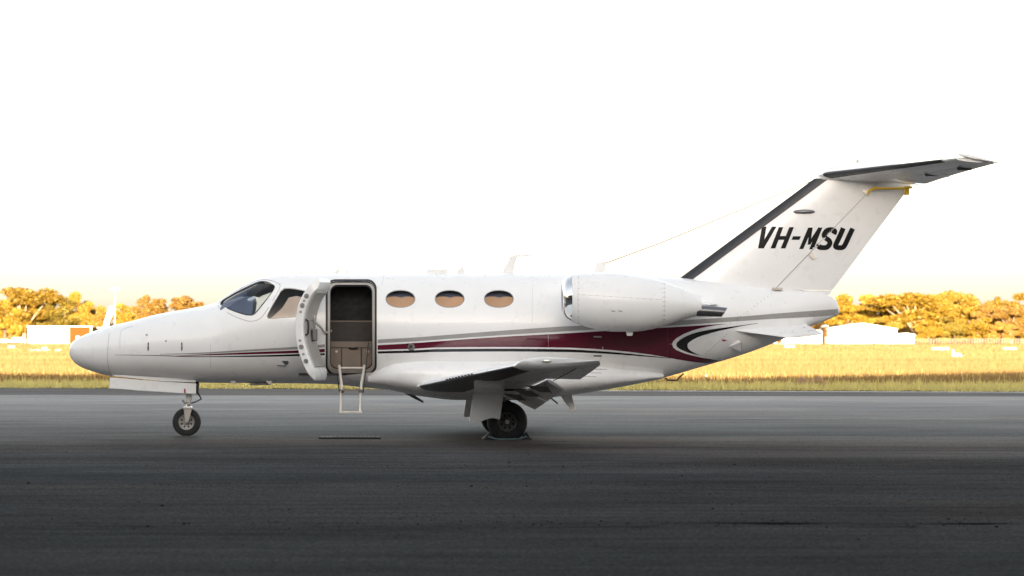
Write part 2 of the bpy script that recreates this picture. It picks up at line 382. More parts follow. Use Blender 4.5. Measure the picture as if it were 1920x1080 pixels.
cuts = [(io, 'DIFFERENCE')] + [(cutter(WS, -1.3, -.05, True), 0), (cutter(SW, -1.3, -.3), 0), (cutter(DOOR, -1.3, -.28), 0)] + [(cutter(w, -1.3, -.4), 0) for w in WIN]
for ob, _ in cuts:
    md = fo.modifiers.new('b', 'BOOLEAN'); md.operation = 'DIFFERENCE'; md.object = ob; md.solver = 'EXACT'; md.material_mode = 'TRANSFER' if ob is io else 'INDEX'
bpy.context.view_layer.update()
ev = fo.evaluated_get(bpy.context.evaluated_depsgraph_get()); nme = bpy.data.meshes.new_from_object(ev)
fo.modifiers.clear(); fo.data = nme; nme.name = 'fuselage'
for ob, _ in cuts: bpy.data.objects.remove(ob, do_unlink=True)
nme.polygons.foreach_set('use_smooth', [True] * len(nme.polygons)); nme.set_sharp_from_angle(angle=R(32))
fo.parent = jet; fus = fo

def patch(poly, off, rings=6, tree=None, mb=None):              # polygon in the picture, laid on the skin
    mb = mb or MB(); cx = sum(p[0] for p in poly) / len(poly); cy = sum(p[1] for p in poly) / len(poly); n = len(poly)
    rs = []
    for r in range(1, rings + 1):
        s_ = r / rings; rs.append([hit(cx + (x - cx) * s_, cy + (y - cy) * s_, tree, off) for x, y in poly])
    c0 = hit(cx, cy, tree, off)
    if c0 is None: return mb
    for q in rs:
        for i, v in enumerate(q):
            if v is None: q[i] = c0
    b = len(mb.v); mb.rings(rs, False)
    mb.add([c0] + rs[0], [(0, 1 + i, 1 + (i + 1) % n) for i in range(n)]); return mb
def strip(a, b_, off, tree=None, rows=3, mb=None):              # ribbon between two picture curves, laid on the skin
    mb = mb or MB(); prev = None; vs = []; fs = []
    cols = []
    for (ax, ay), (bx, by) in zip(a, b_):
        cols.append([hit(ax + (bx - ax) * k / rows, ay + (by - ay) * k / rows, tree, off) for k in range(rows + 1)])
    idx = {}
    for i, c in enumerate(cols):
        for k, v in enumerate(c):
            if v is not None: idx[i, k] = len(vs); vs.append(v)
    for i in range(len(cols) - 1):
        for k in range(rows):
            q = [(i, k), (i + 1, k), (i + 1, k + 1), (i, k + 1)]
            if all(e in idx for e in q): fs.append(tuple(idx[e] for e in q))
    return mb.add(vs, fs)
def dec(mb, name, mat, parent, both=True):
    if both: mirror(mb).build(name, mat, parent, fix=False, ang=60)
    return mb.build(name, mat, parent, fix=False, ang=60)
def band(tp, bt, x0, x1, step=4):
    ft, fb = curve(tp), curve(bt); n = max(2, int((x1 - x0) / step)); xs = [x0 + (x1 - x0) * i / n for i in range(n + 1)]
    return [(x, ft(x)) for x in xs], [(x, fb(x)) for x in xs]
GT = [(300, 663.8), (352, 662.2), (480, 654.6), (555, 650), (704, 637), (780, 632.6), (820, 629.5), (941, 620), (1061, 612), (1120, 609), (1242, 603), (1320, 598), (1395, 593), (1473, 586.5), (1570, 579.5)]
GB = [(300, 664.6), (352, 664.2), (480, 658.4), (555, 655), (704, 643.8), (780, 640), (820, 637), (941, 628.5), (1061, 621), (1120, 617.5), (1242, 611.5), (1320, 606.5), (1395, 601.5), (1447, 598), (1525, 594), (1573, 590)]
MT = [(330, 667), (369, 665), (480, 659.8), (555, 657), (704, 647.4), (780, 643), (820, 640), (941, 631.4), (1061, 625), (1120, 621.5), (1242, 614.5), (1309, 610.7), (1362, 607.2)]
MBm = [(330, 667.6), (369, 666.6), (480, 664), (555, 662), (704, 656.3), (780, 653.6), (820, 651.5), (941, 650.6), (1061, 651.8), (1120, 654.5), (1220, 664.8), (1256, 671)]
BT = [(215, 665.2), (278, 665.6), (369, 668), (480, 666.2), (555, 664), (704, 658.7), (780, 656.6), (820, 654.6), (941, 653.8), (1061, 655), (1120, 658), (1220, 667.2), (1258, 671.5)]
BB = [(215, 665.8), (278, 666.6), (369, 669.4), (480, 669), (555, 667.6), (704, 663), (780, 661.2), (820, 659.8), (941, 659), (1061, 660), (1120, 662.3), (1220, 669.2), (1258, 672)]
for nm, tp, bt, mt, xs, xe in (('grey_stripe', GT, GB, 'grey_p', 300, 1571), ('black_stripe', BT, BB, 'black_p', 215, 1257)):
    for a, b_ in ((xs, 609), (708, xe)):
        dec(strip(*band(tp, bt, a, b_), .0015), nm, M[mt], fus)
dec(strip(*band(MT, MBm, 330, 609), .0015), 'maroon_stripe', M['maroon'], fus)
dec(strip(*band(MT, MBm, 708, 1252), .0015, rows=8), 'maroon_stripe', M['maroon'], fus)
# maroon swoosh closing round the tail crescent
up_o = [(1252, 613.9), (1259.8, 613.4), (1262.5, 613.2), (1268, 612.9), (1285, 612), (1298, 611.2), (1314, 610.2), (1331, 609), (1347, 608), (1362, 607.2)]
up_i = [(1252, 645), (1259.8, 644.8), (1262.5, 639.5), (1268, 634.2), (1282, 626), (1298, 619.6), (1314, 615), (1331, 611.6), (1347, 609.2), (1362, 607.6)]
lo_i = [(1252, 645), (1259.8, 645.2), (1262.5, 651.5), (1268, 656.2), (1282, 662), (1298, 666.5), (1314, 670), (1331, 673), (1345, 675.2), (1353, 676.8)]
lo_o = [(1252, 670.3), (1259.8, 671.8), (1262.5, 672.3), (1268, 673.4), (1282, 675.8), (1298, 678), (1314, 679.9), (1331, 681.3), (1337, 681.6), (1340, 681.2)]
def dense(a, k=4):
    out = []
    for p, q in zip(a, a[1:]):
        for j in range(k): out.append((p[0] + (q[0] - p[0]) * j / k, p[1] + (q[1] - p[1]) * j / k))
    return out + [a[-1]]
sw = strip(dense(up_o), dense(up_i), .0022, rows=6); strip(dense(lo_i), dense(lo_o), .0022, rows=5, mb=sw); dec(sw, 'maroon_swoosh', M['maroon'], fus)
bo = [(1420, 606), (1396, 609.2), (1371, 612.6), (1331, 618), (1298, 625.6), (1275.5, 636.7), (1268, 645.5), (1273, 653), (1291, 661), (1315, 666.7)]
bi = [(1420, 606.6), (1398, 610), (1375.5, 614.4), (1342, 622), (1309, 632), (1292, 642), (1289, 648), (1292, 655), (1302, 661.5), (1316, 667)]
def spl(a, k=6):                                             # catmull-rom
    out = []
    for i in range(len(a) - 1):
        p0, p1, p2, p3 = a[max(i - 1, 0)], a[i], a[i + 1], a[min(i + 2, len(a) - 1)]
        for j in range(k):
            t = j / k; out.append(tuple(.5 * (2 * p1[c] + (p2[c] - p0[c]) * t + (2 * p0[c] - 5 * p1[c] + 4 * p2[c] - p3[c]) * t * t + (3 * p1[c] - p0[c] - 3 * p2[c] + p3[c]) * t ** 3) for c in range(len(p1))))
    return out + [a[-1]]
dec(strip(spl(bo), spl(bi), .0022, rows=4), 'black_crescent', M['black_p'], fus)

# glazing
def ringband(poly, k, off, tree=None, mb=None):
    cx = sum(p[0] for p in poly) / len(poly); cy = sum(p[1] for p in poly) / len(poly)
    def ex(p, e):
        l = math.hypot(p[0] - cx, p[1] - cy); return (p[0] + (p[0] - cx) / l * e, p[1] + (p[1] - cy) / l * e)
    a = [ex(p, -k[0]) for p in poly]; b_ = [ex(p, k[1]) for p in poly]
    return strip(a + a[:1], b_ + b_[:1], off, tree, rows=1, mb=mb)
dec(patch(WS, -.012), 'windshield_pane', M['glass'], fus); patch(SW, -.012).build('cockpit_side_pane', M['glass'], fus, fix=False)
patch([(541, 553), (556, 550), (580, 555), (602, 562), (602, 592), (560, 597), (510, 601), (506, 596), (528, 575)], -.06, 5).build('sun_blind', M['blind'], fus, fix=False)
dec(ringband(WS, (1.2, .8), .002), 'windshield_seal', M['seal'], fus); ringband(SW, (1.2, .6), .002).build('side_window_seal', M['grey_p'], fus, fix=False)
dec(ringband(WS_OUT, (.45, .45), .0016), 'windshield_surround', M['rivet'], fus)
for w in WIN:
    p = patch(w, -.014).build('window_pane', M['cglass'], fus, fix=False, ang=60)
    ringband(w, (.8, .7), .002).build('window_rim', M['grey_p'], fus, fix=False, ang=60)
    # drawn shade behind the pane, two-humped top edge
    cx = sum(q[0] for q in w) / len(w); a = []; b_ = []
    for i in range(29):
        u = -1 + 2 * i / 28; x = cx + u * 34
        a.append((x + 1, 552.8 + 2.2 * math.exp(-(u / .16) ** 2) + 7 * abs(u) ** 5)); b_.append((x + 1, 582))
    strip(a, b_, -.04, rows=4).build('window_shade', M['shade'], fus, fix=False, ang=60)
    strip([(cx - 33 + i * 4.7, 538) for i in range(15)], [(cx - 33 + i * 4.7, 584) for i in range(15)], -.12, rows=5).build('window_reveal', M['navy'], fus, fix=False)

# nose radome joint, access-door latches, small ports
def seamline(pts, w, off=.0016, tree=None):
    pts = spl(pts, 6); a = []; b_ = []
    for i, p in enumerate(pts):
        q = pts[min(i + 1, len(pts) - 1)]; o_ = pts[max(i - 1, 0)]; dx, dy = q[0] - o_[0], q[1] - o_[1]; l = math.hypot(dx, dy) or 1
        a.append((p[0] - dy / l * w, p[1] + dx / l * w)); b_.append((p[0] + dy / l * w, p[1] - dx / l * w))
    return strip(a, b_, off, tree, rows=1)
M['seamg'] = simple('panel_gap', (.42, .42, .43), .6)
dec(seamline([(205, 625), (202, 655), (202, 680), (206, 698)], .45), 'radome_joint', M['seamg'], fus)
for x in (278, 341):
    q = patch(oval(x, 652, 1.6, 6), .003, 2); q.build('baggage_latch', M['steel'], fus, fix=False)
    patch([(x - 1.9, 646), (x, 641), (x + 1.9, 646)], .004, 2).build('latch_tip', M['dark'], fus, fix=False)
patch(oval(311, 639.5, 1.8, 1.8), .002, 2).build('static_port', M['steel'], fus, fix=False); patch(oval(275, 628, 2.2, 1.8), .002, 2).build('fuel_port', M['grey_p'], fus, fix=False)
for pts, w in (([(225, 655), (225, 645), (228, 620), (250, 612)], .3), ([(395, 645), (395, 690)], .25), ([(1028, 627), (1028, 650)], .25), ([(1128, 665), (1122, 690), (1128, 716)], .25), ([(1000, 515), (998, 560), (998, 606)], .2), ([(720, 515), (716, 535)], .2)):
    dec(seamline(pts, w), 'panel_joint', M['seamg'], fus)
q = MB()
for i in range(17): patch(oval(1459 - i * 6.4, 542 + i * 4.6 - max(0, i - 12) * 0, .7, .7, 6), .002, 1, mb=q)
for i in range(10): patch(oval(1362 - i * 4.2, 627 + i * 4.0, .9, .9, 6), .002, 1, mb=q)
tag(q.build('rivets', M['rivet'], fus, fix=False), kind='stuff')
q = MB(); patch(oval(771, 650.5, 6.6, 6.6), .006, 3, mb=q); q.build('fuel_cap', M['alu'], fus, fix=False)
patch(oval(770.5, 650, 3, 3), .009, 2).build('fuel_cap_lock', M['steel'], fus, fix=False)
patch([(1113, 629.8), (1128, 630.4), (1128, 633.2), (1113, 632.6)], .004, 2).build('placard', M['grey_p'], fus, fix=False)
patch([(1113, 666), (1128, 666.3), (1128, 668.6), (1113, 668.3)], .003, 2).build('vent_slot', M['dark'], fus, fix=False)
patch(oval(1130, 652, 1.2, 1.9), .004, 2).build('drain_port', M['grey_p'], fus, fix=False)
patch([(1352, 637.5), (1357, 636), (1364, 638.5), (1356, 640)], .003, 2).build('red_mark', M['red'], fus, fix=False)
patch([(528, 676.5), (540, 676.5), (540, 683), (534, 683)], .003, 2).build('static_plate', M['steel'], fus, fix=False)
MB().path([hit(520, 684.5, off=.004), hit(534, 683.5, off=.03), hit(541, 677, off=.02)], .008).build('angle_vane', M['steel'], fus)
# ram-air scoop on the tail
s0, s1, s2, s3 = hit(1366, 650, off=.002), hit(1386, 637, off=.07), hit(1386.5, 653, off=.07), hit(1384, 637, off=-.01)
s4 = hit(1384, 654, off=-.01)
MB().add([s0, s1, s2, s3, s4], [(0, 1, 2), (0, 3, 1), (0, 2, 4)]).build('air_scoop', M['white'], fus, smooth=False)
MB().add([s1 + Vector((.004, 0, 0)), s2 + Vector((.004, 0, 0)), s4, s3], [(0, 1, 2, 3)]).build('scoop_mouth', M['dark'], fus, smooth=False)

# belly fairing under the wing
bt2 = curve([(690, 700), (740, 672), (800, 664), (1000, 664), (1100, 676), (1240, 700)]); bb2 = curve([(690, 722), (740, 733), (790, 743), (860, 750), (970, 750), (1058, 742), (1160, 726), (1240, 710)])
bw = curve([(690, .55), (720, .73), (770, .815), (840, .835), (980, .835), (1080, .80), (1180, .60), (1240, .40)])
q = MB(); rs = []
for i in range(56):
    px = 690 + i * 10; zt, zb = P(px, bt2(px), 0).z, P(px, bb2(px), 0).z; zc = (zt + zb) / 2; x = P(px, 700, 0).x; r = []
    for k in range(48):
        t_ = 2 * math.pi * k / 48; cs, sn = math.cos(t_), math.sin(t_); e = 2 / 2.7
        r.append(Vector((x, bw(px) * math.copysign(abs(cs) ** e, cs), zc + (zt - zb) / 2 * math.copysign(abs(sn) ** e, sn))))
    rs.append(r)
q.rings(rs); q.build('belly_fairing', M['white'], jet)

# ---------------- lifting surfaces
def airfoil(n=14, a=0.0, b_=1.0, te=.003):
    def th(x): return 5 * (.2969 * math.sqrt(x) - .126 * x - .3516 * x * x + .2843 * x ** 3 - .1015 * x ** 4) + te * x
    xs = [a + (b_ - a) * (.5 - .5 * math.cos(math.pi * i / n)) for i in range(n + 1)]
    up = [(x, th(x)) for x in xs]; lo = [(x, -th(x)) for x in xs]
    return up[::-1] + lo[(1 if a == 0 else 0):]
def section(le, te, tdir, tr, a=0, b_=1, n=14, camber=.0):
    le, te = Vector(le), Vector(te); c = te - le; L = c.length
    return [le + c * x + Vector(tdir) * (h_ * tr * L + camber * L * 4 * x * (1 - x)) for x, h_ in airfoil(n, a, b_)]
def lerp(a, b_, t): return Vector(a) * (1 - t) + Vector(b_) * t
WB = []
def wing_parts(side):
    fn = (lambda m_: m_) if side < 0 else mirror
    w = empty('wing'); w.parent = jet
    rl, rt = P(783, 725, -.80), P(1050, 738, -.80); tl, tt = P(966, 686, -6.25), P(1125, 685, -6.25)
    k = (3.7 - .8) / (6.25 - .8); ml, mt_ = lerp(rl, tl, k), lerp(rt, tt, k)
    Z = (0, 0, 1); il, it_ = rl + (rl - tl) * .06, rt + (rt - tt) * .06
    q = MB(); sec = lambda t_, b_: section(lerp(rl, tl, t_), lerp(rt, tt, t_), Z, .105 - .015 * t_, 0, b_, camber=.03)
    q.rings([sec(t_, .70) for t_ in (-.07, 0, .1, .2, .3, .4, k)]); fn(q).build('inner_panel', M['white'], w)
    if side < 0: WB.append(BVHTree.FromPolygons(q.v, q.f))
    q = MB(); q.rings([sec(k + (1 - k) * i / 6, 1) for i in range(7)]); fn(q).build('outer_panel', M['white'], w)
    # upturned tip cap
    q = MB(); d = (tl - rl).normalized(); cap = []
    for e, sc, up in ((.002, 1, 0), (.07, .97, .012), (.13, .88, .03), (.17, .72, .05), (.19, .45, .06)):
        c0 = lerp(tl, tt, .46); a_ = c0 + (tl - c0) * (1 - (1 - sc) * .5) + Vector((0, -e, up)); b2 = c0 + (tt - c0) * (1 - (1 - sc) * .12) + Vector((0, -e, up)); cap.append(section(a_, b2, Z, .115 * sc + .02))
    q.rings(cap); fn(q).build('wing_tip', M['white'], w)
    lc = lerp(tl, tt, .36) + Vector((0, -.17, .055)); q = MB(); q.lathe(lc, [(.05, .0), (.05, .02), (-.0, .05), (-.03, .03), (-.035, .0)]); q.v = [((x - lc.x) * 1.7 + lc.x, y, (z - lc.z) * .62 + lc.z) for x, y, z in q.v]
    fn(q).build('position_light', M['alu'], w)
    # black de-ice boot under the leading edge
    bb = []
    for i in range(13):
        t_ = .03 + .95 * i / 12; sc_ = section(lerp(rl, tl, t_), lerp(rt, tt, t_), Z, .105 - .015 * t_, 0, 1, 40, camber=.03); L = (lerp(rt, tt, t_) - lerp(rl, tl, t_)).length
        low = sc_[39:56]; bb.append([p + Vector((-.003 - .002 * (q_ < 4), 0, -.003)) for q_, p in enumerate(low)])
    q = MB(); q.rings(bb, False, closed=False); fn(q).build('deice_boot', M['boot'], w, fix=False)
    for i in range(9):
        t_ = .33 + .032 * i; c0 = lerp(rl, tl, t_); q = MB(); q.box(c0 + Vector((-.004, 0, .012)), (.03, .03, .016)); fn(q).build('stall_strip_tab', M['dark'], w, smooth=False)
    # flap, drooped, in two panels
    fi = (P(964, 741, -.95), P(1003, 768, -.95)); fo2 = (P(1026, 712, -3.62), P(1058, 731, -3.62))
    for ta, tb in ((.0, .42), (.43, 1)):
        q = MB(); rr = []
        for t_ in (ta, tb):
            a_, b2 = lerp(fi[0], fo2[0], t_), lerp(fi[1], fo2[1], t_); dd = (b2 - a_).normalized(); rr.append(section(a_, b2, Vector((-dd.z, 0, dd.x)), .16))
        q.rings(rr); fn(q).build('flap', M['white'], w)
    for t_ in (.1, .27, .46):
        a_ = lerp(rl, tl, t_) + (lerp(rt, tt, t_) - lerp(rl, tl, t_)) * .55 + Vector((0, 0, -.07)); q = MB()
        q.prism([a_, a_ + Vector((.3, 0, -.02)), a_ + Vector((.36, 0, -.10)), a_ + Vector((.2, 0, -.09))], (0, .035, 0)); fn(q).build('flap_track', M['steel'], w, smooth=False)
    q = MB(); a_ = lerp(ml, mt_, .76) + Vector((0, -.1, -.028)); b2 = lerp(tl, tt, .76) + Vector((0, .2, -.022)); q.path([a_, b2], .006, 6); fn(q).build('aileron_gap', M['dark'], w)
    # wheel bay
    c0 = P(962, 735, -1.3); q = MB(); q.box((c0.x - .08, -1.25, c0.z + .045), (.5, .7, .05)); fn(q).build('wheel_bay', M['dark'], w, smooth=False)
    for i in range(3):
        a_ = lerp(tl, tt, .99) + (lerp(rt, tt, 0) - tt) * (.12 + .12 * i); q = MB(); q.path([a_, a_ + Vector((.16, 0, -.004))], .003, 5); fn(q).build('static_wick', M['rivet'], w)
    return w
wing_parts(-1); wing_parts(1)

# fin and rudder
FLE = lambda y: 1277 + (520 - y) * (253 / 187); FTE = lambda y: 1560 + (545 - y) * .75; FHG = lambda y: 1453 + (541 - y) * (177 / 183)
Y_ = (0, 1, 0)
def fsec(y, a_, b_, n=12):
    le, te, = P(FLE(y), y, 0), P(FTE(y), y, 0); c_ = (te - le).length
    hin = P(FHG(y), y, 0); fh = (hin - le).length / c_
    lo, hi = (0, fh - .0025) if a_ == 0 else (fh + .0025, 1)
    return section(le, te, Y_, .115 - .02 * (545 - y) / 215, lo, hi, n)
fin = empty('fin'); fin.parent = jet
q = MB(); q.rings([fsec(y, 0, .5) for y in [568 - i * 10 for i in range(25)]]); fino = q.build('fin_panel', M['white'], fin); ft = [q]
q = MB(); q.rings([fsec(y, 1, 1) for y in [543.6 - (543.6 - 336) * i / 20 for i in range(21)]]); q.build('rudder', M['white'], fin); ft.append(q)
FT = BVHTree.FromPolygons(ft[0].v + ft[1].v, ft[0].f + [tuple(i + len(ft[0].v) for i in f) for f in ft[1].f])
MB().prism([P(FHG(541) - 6, 541, -.02), P(FHG(541) + 6, 541, -.02), P(FHG(340) + 4, 340, -.02), P(FHG(340) - 4, 340, -.02)], (0, .04, 0)).build('hinge_gap', M['dark'], fin, smooth=False)
q = MB(); q.rings([fsec(y, 1, 1) for y in (570, 556, 544.6)]); q.build('rudder_base', M['white'], fin)
q = MB(); bs = []
for i in range(20):                                            # black de-ice boot
    y = 524 - (524 - 335) * i / 19; le, te = P(FLE(y), y, 0), P(FTE(y), y, 0)
    bs.append([p + Vector((-.006, 0, 0)) for p in section(le, te, Y_, (.115 - .02 * (545 - y) / 215) * 1.03, 0, 27 / (FTE(y) - FLE(y)), 8)])
q.rings(bs); q.build('deice_boot', M['boot'], fin)
def fmark(poly, name, mat, off=.002, k=4): patch(poly, off, k, FT).build(name, mat, fin, fix=False, ang=60)
def L8(pts): return [(1400 + x / 6, 400 + y / 6) for x, y in pts]
off = [.0018]
def letter(quads, ribbons=()):
    mb_ = MB()
    for qd in quads:
        a, b_, c_, d_ = L8(qd); off[0] += .00025
        strip(dense([a, d_], 10), dense([b_, c_], 10), off[0], FT, 3, mb_)
    for rb, w in ribbons:
        off[0] += .00025; pts = spl(L8(rb), 5); A = []; B = []
        for i, p in enumerate(pts):
            q2 = pts[min(i + 1, len(pts) - 1)]; o_ = pts[max(i - 1, 0)]; dx, dy = q2[0] - o_[0], q2[1] - o_[1]; l = math.hypot(dx, dy) or 1; ww = w / 6
            A.append((p[0] - dy / l * ww, p[1] + dx / l * ww)); B.append((p[0] + dy / l * ww, p[1] - dx / l * ww))
        strip(A, B, off[0], FT, 3, mb_)
    mb_.build('registration_letter', M['letter'], fin, fix=False, ang=60)
letter([[(172, 150), (222, 150), (183, 395), (128, 395)], [(285, 150), (335, 150), (192, 395), (140, 395)]])
letter([[(362, 155), (412, 155), (322, 395), (268, 395)], [(480, 155), (532, 155), (436, 395), (382, 395)], [(370, 255), (470, 255), (452, 298), (352, 298)]])
letter([[(522, 258), (610, 258), (592, 298), (503, 298)]])
letter([[(692, 160), (742, 160), (636, 402), (590, 402)], [(802, 160), (852, 160), (752, 405), (703, 405)], [(706, 160), (742, 160), (716, 352), (686, 352)], [(806, 160), (838, 160), (716, 352), (680, 352)]])
letter([], [([(978, 232), (990, 205), (975, 188), (940, 184), (900, 196), (872, 238), (882, 272), (925, 305), (935, 340), (905, 380), (860, 386), (820, 382), (810, 365), (822, 342)], 28)])
letter([], [([(1086, 166), (1045, 260), (1002, 352), (1004, 378), (1035, 386), (1080, 382), (1106, 352), (1150, 258), (1192, 170)], 28)])
for (x0, y0), (x1, y1) in (((1527, 478), (1519, 482)), ((1629, 359), (1621, 363))):
    a = hit((x0 + x1) / 2, (y0 + y1) / 2, FT, .01)
    if a: MB().box(a, (.1, .035, .055), Matrix.Rotation(R(45), 3, 'Y')).build('hinge_fairing', M['alu'], fin, smooth=False)
q = MB(); a = hit(1507, 397, FT, .012); q.lathe(a, [(-.15, 0), (-.12, .02), (0, .032), (.1, .026), (.15, .012), (.152, 0)], 'X', 12); q.build('logo_light', M['steel'], fin)
q = MB(); a = hit(1450, 543, None, .01) or P(1455, 543, -.15); q.box(a + Vector((.05, -.02, 0)), (.15, .05, .035)).build('lower_hinge', M['alu'], fin, smooth=False)
# trim-tab seams of the rudder
for pts in ([(1554, 514), (1585, 514.5)], [(1576, 492), (1590, 474)], [(1606, 456), (1617, 442)], [(1628, 428), (1637, 421), (1650, 422)]):
    seamline(pts, .5, .002, FT).build('tab_seam', M['white2'], fin, fix=False)
# yellow gust lock on top of the rudder
MB().path([P(1627, 363, -.16), P(1632, 356, -.17), P(1640, 353, -.17), P(1665, 353.5, -.15), P(1700, 352.5, -.1)], .018).build('gust_lock', M['yellow'], fin)
MB().box(P(1700, 358, -.07), (.06, .1, .11)).box(P(1703, 351.5, -.07), (.1, .12, .03)).build('gust_lock_clamp', M['yellow'], fin, smooth=False)

# stabiliser
stab = empty('stabilizer'); stab.parent = jet
Zt = (0, 0, 1)
for side in (-1, 1):
    fn = (lambda m_: m_) if side < 0 else mirror
    rl, rt = P(1536, 328, -.06), P(1716, 337, -.06); tl, tt = P(1792, 297, -2.1), P(1868, 305, -2.1)
    sc = lambda t_, a_, b_: section(lerp(rl, tl, t_), lerp(rt, tt, t_), Zt, .095, a_, b_)
    q = MB(); q.rings([sc(t_, 0, .66) for t_ in (0, .25, .5, .75, 1)]); fn(q).build('stabilizer_panel', M['white'], stab)
    q = MB(); rr = []
    for t_ in (.10, .3, .5, .75, .99):
        a_, b2 = lerp(rl, tl, t_), lerp(rt, tt, t_); hp = lerp(a_, b2, .67); L = (b2 - hp).length * (1.14 - .14 * t_); dr_ = R(10 - 8 * t_) + math.atan2(hp.z - b2.z, b2.x - hp.x); e_ = hp + Vector((math.cos(dr_) * L, b2.y - hp.y, -math.sin(dr_) * L)); rr.append(section(hp, e_, Vector((math.sin(dr_), 0, math.cos(dr_))), .14))
    q.rings(rr); fn(q).build('elevator', M['white'], stab)
    q = MB(); q.rings([[p + Vector((-.005, 0, 0)) for p in section(lerp(rl, tl, t_), lerp(rt, tt, t_), Zt, .1, 0, .09, 8)] for t_ in (.03, .25, .5, .75, .9)]); fn(q).build('deice_boot', M['boot'], stab)
    q = MB(); rr = []
    for yy, s_ in ((-2.06, .5), (-2.08, 1), (-2.14, 1), (-2.17, .6)):
        a_, b2 = P(1797, 289, -2.12), P(1876, 306, -2.12); a_.y = b2.y = yy; rr.append(section(a_, b2, Zt, .085 * s_))
    q.rings(rr); fn(q).build('stabilizer_tip', M['white'], stab)
    for t_ in (.4, .75):
        a_ = lerp(lerp(rl, tl, t_), lerp(rt, tt, t_), .8) + Vector((0, 0, -.03)); q = MB(); q.box(a_, (.2, .03, .05)); fn(q).build('elevator_hinge', M['steel'], stab, smooth=False, bevel=.01)
# bullet fairing on top
q = MB(); rs = []
for px, yt, yb, w in ((1534, 333, 336, .02), (1541, 324, 340, .06), (1555, 315, 341, .10), (1575, 307.5, 342, .13), (1610, 303, 343, .145), (1660, 304, 344, .13), (1700, 311, 345, .08), (1716, 325, 345, .03)):
    a_, b2 = P(px, yt, 0), P(px, yb, 0); zc = (a_.z + b2.z) / 2; rs.append([Vector((a_.x, w * math.cos(2 * math.pi * k / 24), zc + (a_.z - zc) * math.sin(2 * math.pi * k / 24))) for k in range(24)])
q.rings(rs); q.build('bullet_fairing', M['white'], stab)
q = MB(); a_ = P(1608, 304.5, 0); q.lathe(a_, [(-.01, .025), (.03, .018), (.04, 0)], 'Z', 10); q.build('beacon', M['steel'], stab)

# ventral strakes
for side in (-1, 1):
    fn = (lambda m_: m_) if side < 0 else mirror
    a_, b2 = hit(1374, 620, off=-.02), hit(1512, 610, off=-.03); o1, o2 = P(1474, 632.5, -.62), P(1545, 626.5, -.62)
    q = MB(); q.rings([section(a_, b2, Zt, .03), section(lerp(a_, o1, .55), lerp(b2, o2, .5), Zt, .04), section(o1, o2, Zt, .08)]); fn(q).build('tail_strake', M['white'], jet)

